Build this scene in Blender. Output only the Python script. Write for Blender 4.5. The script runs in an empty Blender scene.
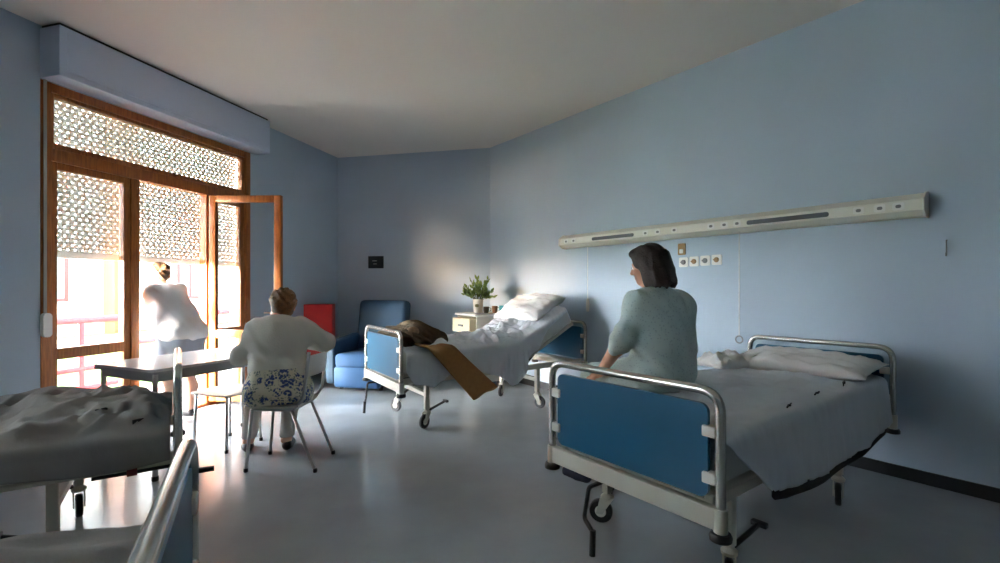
import bpy, bmesh, math, random
import numpy as np
from mathutils import Vector, Matrix, noise
random.seed(7)
C = bpy.context.scene.collection
PI = math.pi
def R(d): return d * PI / 180.0

# ---------------------------------------------------------------- materials
def srgb(r, g, b):
    f = lambda c: c / 12.92 if c <= 0.04045 else ((c + 0.055) / 1.055) ** 2.4
    return (f(r / 255), f(g / 255), f(b / 255), 1.0)

def mat(name, col, rough=0.6, metal=0.0, var=0.0, vscale=8.0, bump=0.0, bscale=60.0, spec=0.5, coat=0.0, sheen=0.0, trans=0.0):
    m = bpy.data.materials.new(name); m.use_nodes = True
    nt = m.node_tree; b = nt.nodes['Principled BSDF']
    b.inputs['Base Color'].default_value = col
    b.inputs['Roughness'].default_value = rough
    b.inputs['Metallic'].default_value = metal
    b.inputs['Specular IOR Level'].default_value = spec
    if coat:
        b.inputs['Coat Weight'].default_value = coat; b.inputs['Coat Roughness'].default_value = 0.08
    if sheen: b.inputs['Sheen Weight'].default_value = sheen
    tc = nt.nodes.new('ShaderNodeTexCoord')
    if var > 0:
        n = nt.nodes.new('ShaderNodeTexNoise'); n.inputs['Scale'].default_value = vscale; n.inputs['Detail'].default_value = 4
        nt.links.new(tc.outputs['Object'], n.inputs['Vector'])
        r = nt.nodes.new('ShaderNodeValToRGB')
        r.color_ramp.elements[0].position = 0.3; r.color_ramp.elements[1].position = 0.7
        r.color_ramp.elements[0].color = tuple(c * (1 - var) for c in col[:3]) + (1,)
        r.color_ramp.elements[1].color = tuple(min(1, c * (1 + var)) for c in col[:3]) + (1,)
        nt.links.new(n.outputs['Fac'], r.inputs['Fac']); nt.links.new(r.outputs['Color'], b.inputs['Base Color'])
    if bump > 0:
        n = nt.nodes.new('ShaderNodeTexNoise'); n.inputs['Scale'].default_value = bscale; n.inputs['Detail'].default_value = 3
        nt.links.new(tc.outputs['Object'], n.inputs['Vector'])
        bp = nt.nodes.new('ShaderNodeBump'); bp.inputs['Strength'].default_value = bump; bp.inputs['Distance'].default_value = 0.01
        nt.links.new(n.outputs['Fac'], bp.inputs['Height']); nt.links.new(bp.outputs['Normal'], b.inputs['Normal'])
    return m

def wood_mat(name, c1, c2, rough=0.4):
    m = bpy.data.materials.new(name); m.use_nodes = True
    nt = m.node_tree; b = nt.nodes['Principled BSDF']
    tc = nt.nodes.new('ShaderNodeTexCoord'); mp = nt.nodes.new('ShaderNodeMapping')
    mp.inputs['Scale'].default_value = (14, 14, 1.2)
    n = nt.nodes.new('ShaderNodeTexNoise'); n.inputs['Scale'].default_value = 5; n.inputs['Detail'].default_value = 6
    r = nt.nodes.new('ShaderNodeValToRGB')
    r.color_ramp.elements[0].position = 0.3; r.color_ramp.elements[0].color = c1
    r.color_ramp.elements[1].position = 0.72; r.color_ramp.elements[1].color = c2
    nt.links.new(tc.outputs['Object'], mp.inputs['Vector']); nt.links.new(mp.outputs['Vector'], n.inputs['Vector'])
    nt.links.new(n.outputs['Fac'], r.inputs['Fac']); nt.links.new(r.outputs['Color'], b.inputs['Base Color'])
    b.inputs['Roughness'].default_value = rough
    return m

def spot_mat(name, base, spots, scale, size, rough=0.85, base2=None, thresh_noise=0.0):
    """cloth with printed motifs (object space voronoi)"""
    m = bpy.data.materials.new(name); m.use_nodes = True
    nt = m.node_tree; b = nt.nodes['Principled BSDF']
    tc = nt.nodes.new('ShaderNodeTexCoord')
    v = nt.nodes.new('ShaderNodeTexVoronoi'); v.inputs['Scale'].default_value = scale
    n = nt.nodes.new('ShaderNodeTexNoise'); n.inputs['Scale'].default_value = scale * 2.2; n.inputs['Detail'].default_value = 2
    nt.links.new(tc.outputs['Object'], n.inputs['Vector'])
    mx = nt.nodes.new('ShaderNodeMix'); mx.data_type = 'VECTOR'; mx.inputs[0].default_value = thresh_noise
    nt.links.new(tc.outputs['Object'], mx.inputs[4]); nt.links.new(n.outputs['Color'], mx.inputs[5])
    nt.links.new(mx.outputs[1], v.inputs['Vector'])
    r = nt.nodes.new('ShaderNodeValToRGB'); e = r.color_ramp.elements
    e[0].position = size * 0.82; e[0].color = spots
    e[1].position = size; e[1].color = base
    nt.links.new(v.outputs['Distance'], r.inputs['Fac']); nt.links.new(r.outputs['Color'], b.inputs['Base Color'])
    b.inputs['Roughness'].default_value = rough
    return m

def glass_mat(name, tint=(1, 1, 1, 1)):
    m = bpy.data.materials.new(name); m.use_nodes = True
    nt = m.node_tree; nt.nodes.clear()
    o = nt.nodes.new('ShaderNodeOutputMaterial'); t = nt.nodes.new('ShaderNodeBsdfTransparent'); g = nt.nodes.new('ShaderNodeBsdfGlossy')
    t.inputs['Color'].default_value = tint; g.inputs['Roughness'].default_value = 0.02
    f = nt.nodes.new('ShaderNodeFresnel'); f.inputs['IOR'].default_value = 1.3
    mx = nt.nodes.new('ShaderNodeMixShader')
    nt.links.new(f.outputs[0], mx.inputs[0]); nt.links.new(t.outputs[0], mx.inputs[1]); nt.links.new(g.outputs[0], mx.inputs[2])
    nt.links.new(mx.outputs[0], o.inputs['Surface'])
    return m

# ---------------------------------------------------------------- mesh builder
def fillet(pts, r, n=6):
    pts = [Vector(p) for p in pts]; out = [pts[0]]
    for i in range(1, len(pts) - 1):
        a, b, c = pts[i - 1], pts[i], pts[i + 1]
        ra = min(r, (a - b).length * 0.49); rc = min(r, (c - b).length * 0.49)
        p = b + (a - b).normalized() * ra; q = b + (c - b).normalized() * rc
        for k in range(n + 1):
            t = k / n; out.append(p * (1 - t) ** 2 + b * 2 * t * (1 - t) + q * t * t)
    out.append(pts[-1]); return out

class MB:
    def __init__(s): s.v = []; s.f = []
    def add(s, vs, fs):
        o = len(s.v); s.v += [tuple(v) for v in vs]; s.f += [tuple(o + i for i in f) for f in fs]; return s
    def box(s, lo, hi, M=None, bev=0.0):
        bm = bmesh.new(); bmesh.ops.create_cube(bm, size=1)
        c = [(a + b) / 2 for a, b in zip(lo, hi)]; d = [abs(b - a) for a, b in zip(lo, hi)]
        for v in bm.verts: v.co = Vector((v.co[0] * d[0] + c[0], v.co[1] * d[1] + c[1], v.co[2] * d[2] + c[2]))
        if bev > 0: bmesh.ops.bevel(bm, geom=bm.edges[:], offset=bev, segments=3, profile=0.5, affect='EDGES', clamp_overlap=True)
        if M is not None:
            for v in bm.verts: v.co = M @ v.co
        return s.bm(bm)
    def bm(s, bm):
        bm.verts.index_update()
        s.add([v.co[:] for v in bm.verts], [[v.index for v in f.verts] for f in bm.faces]); bm.free(); return s
    def tube(s, pts, r, n=10, rads=None):
        pts = [Vector(p) for p in pts]; N = len(pts)
        T = []
        for i in range(N):
            a = pts[max(0, i - 1)]; b = pts[min(N - 1, i + 1)]; T.append((b - a).normalized())
        up = Vector((0, 0, 1)) if abs(T[0].z) < 0.9 else Vector((1, 0, 0))
        nrm = (up - T[0] * up.dot(T[0])).normalized(); vs = []; fs = []
        for i in range(N):
            nrm = (nrm - T[i] * nrm.dot(T[i])).normalized(); bn = T[i].cross(nrm)
            rr = rads[i] if rads else r
            for k in range(n):
                a = 2 * PI * k / n; vs.append(pts[i] + (nrm * math.cos(a) + bn * math.sin(a)) * rr)
        for i in range(N - 1):
            for k in range(n):
                fs.append((i * n + k, i * n + (k + 1) % n, (i + 1) * n + (k + 1) % n, (i + 1) * n + k))
        fs.append(tuple(reversed(range(n)))); fs.append(tuple((N - 1) * n + k for k in range(n)))
        return s.add(vs, fs)
    def lathe(s, prof, n=20, M=None):
        vs = []; fs = []; m = len(prof)
        for r, z in prof:
            for k in range(n):
                a = 2 * PI * k / n; p = Vector((r * math.cos(a), r * math.sin(a), z)); vs.append(M @ p if M is not None else p)
        for i in range(m - 1):
            for k in range(n): fs.append((i * n + k, i * n + (k + 1) % n, (i + 1) * n + (k + 1) % n, (i + 1) * n + k))
        fs.append(tuple(reversed(range(n)))); fs.append(tuple((m - 1) * n + k for k in range(n)))
        return s.add(vs, fs)
    def prism(s, poly, d0, d1, M):
        """poly in local xy extruded along local z, placed with M"""
        n = len(poly); vs = [M @ Vector((x, y, d0)) for x, y in poly] + [M @ Vector((x, y, d1)) for x, y in poly]
        fs = [tuple(reversed(range(n))), tuple(range(n, 2 * n))] + [(i, (i + 1) % n, n + (i + 1) % n, n + i) for i in range(n)]
        return s.add(vs, fs)
    def grid(s, P, closed_v=False):
        nu = len(P); nv = len(P[0]); vs = [p for row in P for p in row]; fs = []
        for i in range(nu - 1):
            for j in range(nv - (0 if closed_v else 1)):
                j2 = (j + 1) % nv; fs.append((i * nv + j, (i + 1) * nv + j, (i + 1) * nv + j2, i * nv + j2))
        return s.add(vs, fs)
    def build(s, name, m, parent=None, smooth=True, auto=35, loc=None):
        me = bpy.data.meshes.new(name); me.from_pydata(s.v, [], s.f); me.update()
        bm = bmesh.new(); bm.from_mesh(me); bmesh.ops.recalc_face_normals(bm, faces=bm.faces[:])
        if smooth:
            for e in bm.edges:
                if len(e.link_faces) == 2 and e.calc_face_angle(0) > R(auto): e.smooth = False
        bm.to_mesh(me); bm.free()
        me.materials.append(m)
        if smooth: me.polygons.foreach_set('use_smooth', [True] * len(me.polygons))
        o = bpy.data.objects.new(name, me); C.objects.link(o)
        if parent is not None: o.parent = parent
        if loc is not None: o.location = loc
        return o

def rrect(w, h, r, n=5):
    out = []
    for cx, cy, a0 in ((w / 2 - r, h / 2 - r, 0), (-w / 2 + r, h / 2 - r, 90), (-w / 2 + r, -h / 2 + r, 180), (w / 2 - r, -h / 2 + r, 270)):
        for k in range(n + 1):
            a = R(a0 + 90 * k / n); out.append((cx + r * math.cos(a), cy + r * math.sin(a)))
    return out

def thing(name, label, cat, loc=(0, 0, 0), rotz=0.0, group=None):
    o = bpy.data.objects.new(name, None); C.objects.link(o); o.empty_display_size = 0.1
    o.location = loc; o.rotation_euler = (0, 0, rotz); o['label'] = label; o['category'] = cat
    if group: o['group'] = group
    return o
def tag(o, label, cat, group=None):
    o['label'] = label; o['category'] = cat
    if group: o['group'] = group
    return o
def struct(o): o['kind'] = 'structure'; return o
def plabel(o, t): o['label'] = t; return o
def fbm(x, y, z=0.0, oct=4):
    s = 0; a = 1.0; f = 1.0
    for _ in range(oct):
        s += a * noise.noise(Vector((x * f, y * f, z * f + 3.1))); a *= 0.5; f *= 2.03
    return s

# ---------------------------------------------------------------- implicit surfaces for bodies, clothes and heaps
class SDF:
    def __init__(s, lo, hi, h):
        s.h = h; s.lo = np.array(lo, float)
        s.n = [int(math.ceil((b - a) / h)) + 1 for a, b in zip(lo, hi)]
        s.ax = [s.lo[i] + h * np.arange(s.n[i]) for i in range(3)]
        s.d = np.full(s.n, 0.12, np.float32)
    def sub(s, lo, hi, m=0.13):
        sl = []
        for i in range(3):
            a = max(0, int((lo[i] - m - s.lo[i]) / s.h)); b = min(s.n[i], int((hi[i] + m - s.lo[i]) / s.h) + 2)
            if b <= a: return None, None
            sl.append(slice(a, b))
        sl = tuple(sl)
        X = s.ax[0][sl[0]][:, None, None].astype(np.float32); Y = s.ax[1][sl[1]][None, :, None].astype(np.float32); Z = s.ax[2][sl[2]][None, None, :].astype(np.float32)
        return sl, (X, Y, Z)
    def mix(s, sl, d, k):
        a = s.d[sl]
        if k <= 0: s.d[sl] = np.minimum(a, d); return
        h = np.clip(0.5 + 0.5 * (a - d) / k, 0, 1)
        s.d[sl] = a * (1 - h) + d * h - k * h * (1 - h)
    def cone(s, p, q, r1, r2, k=0.03):
        p = np.array(p, float); q = np.array(q, float); rm = max(r1, r2)
        sl, G = s.sub(np.minimum(p, q) - rm, np.maximum(p, q) + rm)
        if sl is None: return s
        X, Y, Z = G; v = q - p; L2 = max(1e-9, float(v @ v))
        t = np.clip(((X - p[0]) * v[0] + (Y - p[1]) * v[1] + (Z - p[2]) * v[2]) / L2, 0, 1)
        d = np.sqrt((X - p[0] - t * v[0]) ** 2 + (Y - p[1] - t * v[1]) ** 2 + (Z - p[2] - t * v[2]) ** 2) - (r1 + (r2 - r1) * t)
        s.mix(sl, d, k); return s
    def chain(s, pts, rads, k=0.03):
        for i in range(len(pts) - 1): s.cone(pts[i], pts[i + 1], rads[i], rads[i + 1], k)
        return s
    def ell(s, c, rad, B=None, k=0.03, cut=False):
        c = np.array(c, float); rad = np.array(rad, float)
        B = np.eye(3) if B is None else np.array(B, float)   # rows are the axes
        ext = np.sqrt(((B * rad[:, None]) ** 2).sum(0))
        sl, G = s.sub(c - ext, c + ext)
        if sl is None: return s
        X, Y, Z = G; x = X - c[0]; y = Y - c[1]; z = Z - c[2]; k0 = 0; k1 = 0
        for i in range(3):
            u = (x * B[i][0] + y * B[i][1] + z * B[i][2]) / rad[i]; k0 = k0 + u * u; k1 = k1 + (u / rad[i]) ** 2
        k0 = np.sqrt(k0); k1 = np.sqrt(k1) + 1e-6; d = k0 * (k0 - 1) / k1
        if cut:
            a = s.d[sl]; h = np.clip(0.5 - 0.5 * (a + d) / k, 0, 1)
            s.d[sl] = a * (1 - h) + (-d) * h + k * h * (1 - h)
        else: s.mix(sl, d, k)
        return s
    def plane(s, p, n):
        """keep the side the normal points away from"""
        n = np.array(n, float); n /= np.linalg.norm(n)
        X = s.ax[0][:, None, None]; Y = s.ax[1][None, :, None]; Z = s.ax[2][None, None, :]
        s.d = np.maximum(s.d, ((X - p[0]) * n[0] + (Y - p[1]) * n[1] + (Z - p[2]) * n[2]).astype(np.float32)); return s
    def ripple(s, amp, f, ph=0.0, warp=2.0):
        X = s.ax[0][:, None, None].astype(np.float32); Y = s.ax[1][None, :, None].astype(np.float32); Z = s.ax[2][None, None, :].astype(np.float32)
        w = np.sin(X * f[0] * 0.37 + Z * f[2] * 0.5 + ph) * warp
        s.d = s.d + amp * (np.sin(X * f[0] + Y * f[1] * 0.6 + Z * f[2] + ph + w) + 0.6 * np.sin(Y * f[1] * 1.3 - Z * f[2] * 1.4 + X * f[0] * 0.4 + 1.7 * ph - w)).astype(np.float32)
        return s
    def mesh(s, name, m, parent=None, smooth_it=2):
        d = s.d.copy()
        for ax in range(3):
            sl = [slice(None)] * 3; sl[ax] = 0; d[tuple(sl)] = 0.1; sl[ax] = -1; d[tuple(sl)] = 0.1
        ins = d < 0; nx, ny, nz = d.shape
        cs = (nx - 1, ny - 1, nz - 1)
        acc = np.zeros(cs + (3,), np.float32); cnt = np.zeros(cs, np.int8)
        base = [(0, 0), (0, 1), (1, 0), (1, 1)]
        for ax in range(3):
            o1, o2 = [a for a in range(3) if a != ax]
            for b1, b2 in base:
                A = [None] * 3; B_ = [None] * 3
                for a in range(3):
                    if a == ax: A[a] = slice(0, cs[a]); B_[a] = slice(1, cs[a] + 1)
                    else:
                        off = b1 if a == o1 else b2; A[a] = slice(off, cs[a] + off); B_[a] = A[a]
                da = d[tuple(A)]; db = d[tuple(B_)]; cr = ins[tuple(A)] != ins[tuple(B_)]
                t = np.where(cr, da / np.where(cr, da - db, 1), 0)
                acc[..., ax] += t
                acc[..., o1] += cr * b1; acc[..., o2] += cr * b2
                cnt += cr
        used = cnt > 0; idx = np.full(cs, -1, np.int64); ijk = np.argwhere(used); idx[used] = np.arange(len(ijk))
        P = s.lo + s.h * (ijk + acc[used] / cnt[used][:, None])
        F = []
        for ax in range(3):
            o1, o2 = [(1, 2), (2, 0), (0, 1)][ax]
            A = [slice(None)] * 3; B_ = [slice(None)] * 3; A[ax] = slice(0, -1); B_[ax] = slice(1, None)
            cr = ins[tuple(A)] != ins[tuple(B_)]; e = np.argwhere(cr)
            flip = ins[tuple(A)][cr]
            e1 = np.zeros(3, int); e1[o1] = 1; e2 = np.zeros(3, int); e2[o2] = 1
            ok = (e[:, o1] > 0) & (e[:, o2] > 0) & (e[:, o1] < cs[o1]) & (e[:, o2] < cs[o2]); e = e[ok]; flip = flip[ok]
            g = lambda q: idx[q[:, 0], q[:, 1], q[:, 2]]
            q = np.stack([g(e - e1 - e2), g(e - e2), g(e), g(e - e1)], 1)
            q[~flip] = q[~flip][:, ::-1]; F.append(q)
        F = np.concatenate(F)
        me = bpy.data.meshes.new(name)
        # laplacian smoothing
        for _ in range(smooth_it):
            S = np.zeros_like(P); K = np.zeros(len(P))
            for a in range(4):
                i = F[:, a]; j = F[:, (a + 1) % 4]
                np.add.at(S, i, P[j]); np.add.at(K, i, 1); np.add.at(S, j, P[i]); np.add.at(K, j, 1)
            P = 0.5 * P + 0.5 * S / np.maximum(K, 1)[:, None]
        # keep the largest islands only
        me.from_pydata(P.tolist(), [], F.tolist()); me.update()
        me.polygons.foreach_set('use_smooth', [True] * len(me.polygons)); me.materials.append(m)
        o = bpy.data.objects.new(name, me); C.objects.link(o)
        if parent is not None: o.parent = parent
        return o
# ================================================================= the room
H_CEIL = 3.35
C1 = Vector((-2.5725, 7.57, 0)); C2 = Vector((-0.147, 7.0245, 0))       # far corners: window wall / far wall / bed-head wall
uL = Vector((-0.2588, -0.9659, 0)); nL = Vector((0.9659, -0.2588, 0))    # along the window wall towards the camera, into the room
uR = Vector((0.606, -0.7955, 0)); nR = Vector((-0.7955, -0.606, 0))
dB = (C2 - C1).normalized(); nB = Vector((dB.y, -dB.x, 0))
ZV = Vector((0, 0, 1))
def frameM(o, u, n): return Matrix(((u.x, n.x, 0, o.x), (u.y, n.y, 0, o.y), (0, 0, 1, 0), (0, 0, 0, 1)))
ML = frameM(C1, uL, nL); MR = frameM(C2, uR, nR); MBk = frameM(C1, dB, nB)

m_wall = mat('blue wall paint', srgb(174, 190, 205), 0.55, var=0.03, vscale=1.5, bump=0.05, bscale=180)
m_ceil = mat('ceiling paint', srgb(226, 222, 214), 0.75, var=0.02, vscale=1.0)
m_dark = mat('dark rubber skirting', srgb(30, 32, 36), 0.45)
m_ext = mat('outside plaster', srgb(225, 222, 214), 0.8, var=0.04)
m_floor = mat('grey vinyl floor', srgb(158, 162, 165), 0.19, var=0.06, vscale=3.0, bump=0.02, bscale=7, spec=0.36)
m_wood = wood_mat('brown varnished window wood', srgb(132, 72, 26), srgb(186, 112, 48), 0.35)
m_glass = glass_mat('window glass', (0.97, 0.98, 0.98, 1))
m_shut = mat('shutter slat', srgb(196, 200, 200), 0.55)
def translucent(m, f):
    nt = m.node_tree; b = nt.nodes['Principled BSDF']; o = nt.nodes['Material Output']; t = nt.nodes.new('ShaderNodeBsdfTranslucent'); x = nt.nodes.new('ShaderNodeMixShader')
    t.inputs['Color'].default_value = b.inputs['Base Color'].default_value; x.inputs[0].default_value = f
    nt.links.new(b.outputs[0], x.inputs[1]); nt.links.new(t.outputs[0], x.inputs[2]); nt.links.new(x.outputs[0], o.inputs['Surface'])
translucent(m_shut, 0.16)
m_box = mat('shutter box', srgb(196, 208, 228), 0.45)
m_white = mat('white plastic', srgb(232, 230, 222), 0.4)
m_black = mat('black rubber', srgb(22, 22, 24), 0.5)
m_chrome = mat('grey steel tube', srgb(190, 190, 190), 0.28, metal=0.9)
m_cream = mat('cream enamel', srgb(214, 210, 198), 0.35)

TEND = 9.9; T0, T1 = 1.82, 3.97; ZTOP = 2.93
U0, U1, UZ0, UZ1 = 5.5, 7.4, 0.45, 2.6          # unseen window added further along the wall to bring in fill light
p_l_end = C1 + uL * TEND; p_r_end = C2 + uR * 6.4
p_e = Vector((p_r_end.x + 0.25, p_l_end.y, 0))
poly = [C1, C2, p_r_end, p_e, p_l_end]
def slab(z0, z1, m, name, ext=0.45):
    cx = sum((p for p in poly), Vector()) / len(poly)
    b = MB(); pts = []
    for p in poly:
        d = (p - cx).normalized(); pts.append((p.x + d.x * ext, p.y + d.y * ext))
    b.prism(pts, z0, z1, Matrix.Identity(4)); return struct(b.build(name, m, smooth=False))
slab(-0.2, 0.0, m_floor, 'floor', 0.3)
slab(H_CEIL, H_CEIL + 0.25, m_ceil, 'ceiling')
def wall(name, boxes, M, m=m_wall):
    b = MB()
    for lo, hi in boxes: b.box(lo, hi, M)
    return struct(b.build(name, m, smooth=False))
WT = 0.30
# window wall as one frame-shaped mesh (one outline with a hole)
def wall_open():
    b = MB()
    T = [-WT, T0, T1, U0, U1, TEND + WT]; Z = [-0.2, 0.0, UZ0, UZ1, ZTOP, H_CEIL + 0.05]
    bm = bmesh.new(); vd = {}
    def V(i, k, s):
        if (i, k, s) not in vd: vd[i, k, s] = bm.verts.new(ML @ Vector((T[i], -WT * s, Z[k])))
        return vd[i, k, s]
    solid = lambda i, k: 0 <= i < 5 and 0 <= k < 5 and not (i == 1 and 1 <= k <= 3) and not (i == 3 and k == 2)
    for i in range(5):
        for k in range(5):
            if not solid(i, k): continue
            for s in (0, 1): bm.faces.new([V(i, k, s), V(i + 1, k, s), V(i + 1, k + 1, s), V(i, k + 1, s)])
            for (di, dk, a, c) in ((-1, 0, (i, k), (i, k + 1)), (1, 0, (i + 1, k), (i + 1, k + 1)), (0, -1, (i, k), (i + 1, k)), (0, 1, (i, k + 1), (i + 1, k + 1))):
                if not solid(i + di, k + dk): bm.faces.new([V(*a, 0), V(*c, 0), V(*c, 1), V(*a, 1)])
    b.bm(bm); return struct(b.build('wall_left', m_wall, smooth=False))
wall_open()
wall('wall_back', [((-0.0, -WT, -0.2), ((C2 - C1).length, 0, H_CEIL + 0.05))], MBk)
wall('wall_right', [((-0.0, -WT, -0.2), (6.4, 0, H_CEIL + 0.05))], MR)
m_wall_unseen = mat('unseen wall paint', srgb(150, 160, 172), 0.6, var=0.02, vscale=1.5)  # tone of the unseen walls, darkened to cut their bounced light
e_d = (p_e - p_r_end); e_l = e_d.length; e_d.normalize()
wall('wall_entry', [((0, -WT, -0.2), (e_l, 0, H_CEIL + 0.05))], frameM(p_r_end, e_d, Vector((e_d.y, -e_d.x, 0))), m_wall_unseen)
f_d = (p_l_end - p_e); f_l = f_d.length; f_d.normalize()
wall('wall_front', [((0, -WT, -0.2), (f_l, 0, H_CEIL + 0.05))], frameM(p_e, f_d, Vector((f_d.y, -f_d.x, 0))), m_wall_unseen)
wall('baseboard_right', [((0.02, 0, 0), (6.38, 0.014, 0.085))], MR, m_dark)
wall('baseboard_back', [((0.02, 0, 0), ((C2 - C1).length - 0.02, 0.014, 0.085))], MBk, m_dark)
b = MB(); b.box((0.02, 0, 0), (T0 - 0.02, 0.014, 0.085), ML); struct(b.build('baseboard_left', m_dark, smooth=False))
b = MB(); b.box((T1 + 0.02, 0, 0), (TEND - 0.02, 0.014, 0.085), ML); struct(b.build('baseboard_left', m_dark, smooth=False))

# ---------------------------------------------------------------- french window
def LB(b, t0, t1, n0, n1, z0, z1, bev=0.004): b.box((t0, n0, z0), (t1, n1, z1), ML, bev); return b
win = struct(bpy.data.objects.new('window_1', None)); C.objects.link(win)
FN0, FN1 = -0.10, -0.02
b = MB()
LB(b, T1 - 0.075, T1, FN0, FN1 + 0.025, 0, ZTOP)
LB(b, T0, T0 + 0.075, FN0, FN1 + 0.025, 0, ZTOP)
LB(b, T0, T1, FN0, FN1 + 0.02, ZTOP - 0.07, ZTOP)
LB(b, T0, T1, FN0, FN1 + 0.02, 0, 0.03)
b.build('outer_frame', m_wood, win)
b = MB(); LB(b, T0 + 0.075, T1 - 0.075, FN0, FN1 + 0.02, 2.31, 2.41); b.build('transom', m_wood, win)
for tm in (3.217, 2.40):
    b = MB(); LB(b, tm - 0.04, tm + 0.04, FN0, FN1 + 0.015, 0.03, 2.31); b.build('mullion', m_wood, win)
def sash(t0, t1, z0, z1, mid=None, bot=0.10, w=0.055, nm='sash'):
    b = MB(); n0, n1 = FN0 + 0.012, FN1
    LB(b, t0, t0 + w, n0, n1, z0, z1); LB(b, t1 - w, t1, n0, n1, z0, z1)
    LB(b, t0 + w, t1 - w, n0, n1, z1 - w, z1); LB(b, t0 + w, t1 - w, n0, n1, z0, z0 + bot)
    if mid: LB(b, t0 + w, t1 - w, n0, n1 + 0.004, mid - 0.045, mid + 0.045)
    o = b.build(nm, m_wood, win)
    g = MB(); LB(g, t0 + w - 0.01, t1 - w + 0.01, (n0 + n1) / 2 - 0.003, (n0 + n1) / 2 + 0.003, z0 + bot - 0.01, z1 - w + 0.01, 0); g.build('glass_pane', m_glass, o, smooth=False)
    return o
sash(3.257, T1 - 0.075, 0.03, 2.31, 0.755)
sash(T0 + 0.075, 2.36, 0.03, 2.31, 0.79)
sash(T0 + 0.075, T1 - 0.075, 2.41, ZTOP - 0.07, None, 0.05, 0.03, 'top_light')
win_fill = struct(bpy.data.objects.new('fill_window', None)); C.objects.link(win_fill)
b = MB()
for a0, a1, c0, c1 in ((U0, U0 + .07, UZ0, UZ1), (U1 - .07, U1, UZ0, UZ1), (U0 + .07, U1 - .07, UZ0, UZ0 + .07), (U0 + .07, U1 - .07, UZ1 - .07, UZ1), ((U0 + U1) / 2 - .05, (U0 + U1) / 2 + .05, UZ0 + .07, UZ1 - .07)): LB(b, a0, a1, FN0, FN1 + 0.02, c0, c1)
fr2 = b.build('outer_frame', m_wood, win_fill)
g = MB(); LB(g, U0 + .06, U1 - .06, -0.063, -0.057, UZ0 + .06, UZ1 - .06, 0); g.build('glass_pane', m_glass, win_fill, smooth=False)
m_fill_blind = mat('fill light blind', srgb(160, 174, 184), 0.9); translucent(m_fill_blind, 0.50)  # blind added to turn direct sun into soft fill
b = MB(); P = [[ML @ Vector((U0 + .01 + (U1 - U0 - .02) * i / 60, -0.16 + 0.012 * math.sin(i * 0.9), z)) for z in (UZ0 + .01, UZ1 - .01)] for i in range(61)]
b.grid(P); b.build('fill_blind', m_fill_blind, win_fill)
# the open leaf, hinged on the mullion, swung into the room
hinge = C1 + uL * 2.405 + nL * 0.01
leaf = struct(bpy.data.objects.new('door_1', None)); C.objects.link(leaf); leaf.location = (hinge.x, hinge.y, 0); leaf.rotation_euler = (0, 0, R(-2))
LW = 0.80
b = MB()
b.box((0.0, -0.027, 0.05), (0.075, 0.027, 2.30), None, 0.005); b.box((LW - 0.075, -0.027, 0.05), (LW, 0.027, 2.30), None, 0.005)
b.box((0.075, -0.027, 2.225), (LW - 0.075, 0.027, 2.30), None, 0.005); b.box((0.075, -0.027, 0.05), (LW - 0.075, 0.027, 0.17), None, 0.005)
b.box((0.075, -0.027, 0.74), (LW - 0.075, 0.027, 0.83), None, 0.005)
b.build('leaf_frame', m_wood, leaf)
b = MB(); b.box((0.065, -0.003, 0.82), (LW - 0.065, 0.003, 2.235)); b.box((0.065, -0.003, 0.16), (LW - 0.065, 0.003, 0.75)); b.build('glass_pane', m_glass, leaf, smooth=False)
b = MB(); b.tube(fillet([(LW - 0.037, -0.03, 1.02), (LW - 0.037, -0.07, 1.02), (LW - 0.16, -0.07, 1.02)], 0.02), 0.009, 8); b.box((LW - 0.055, -0.036, 0.94), (LW - 0.02, -0.026, 1.10), None, 0.003)
b.build('door_handle', mat('window handle brass', srgb(150, 130, 90), 0.3, metal=0.8), leaf)

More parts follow.
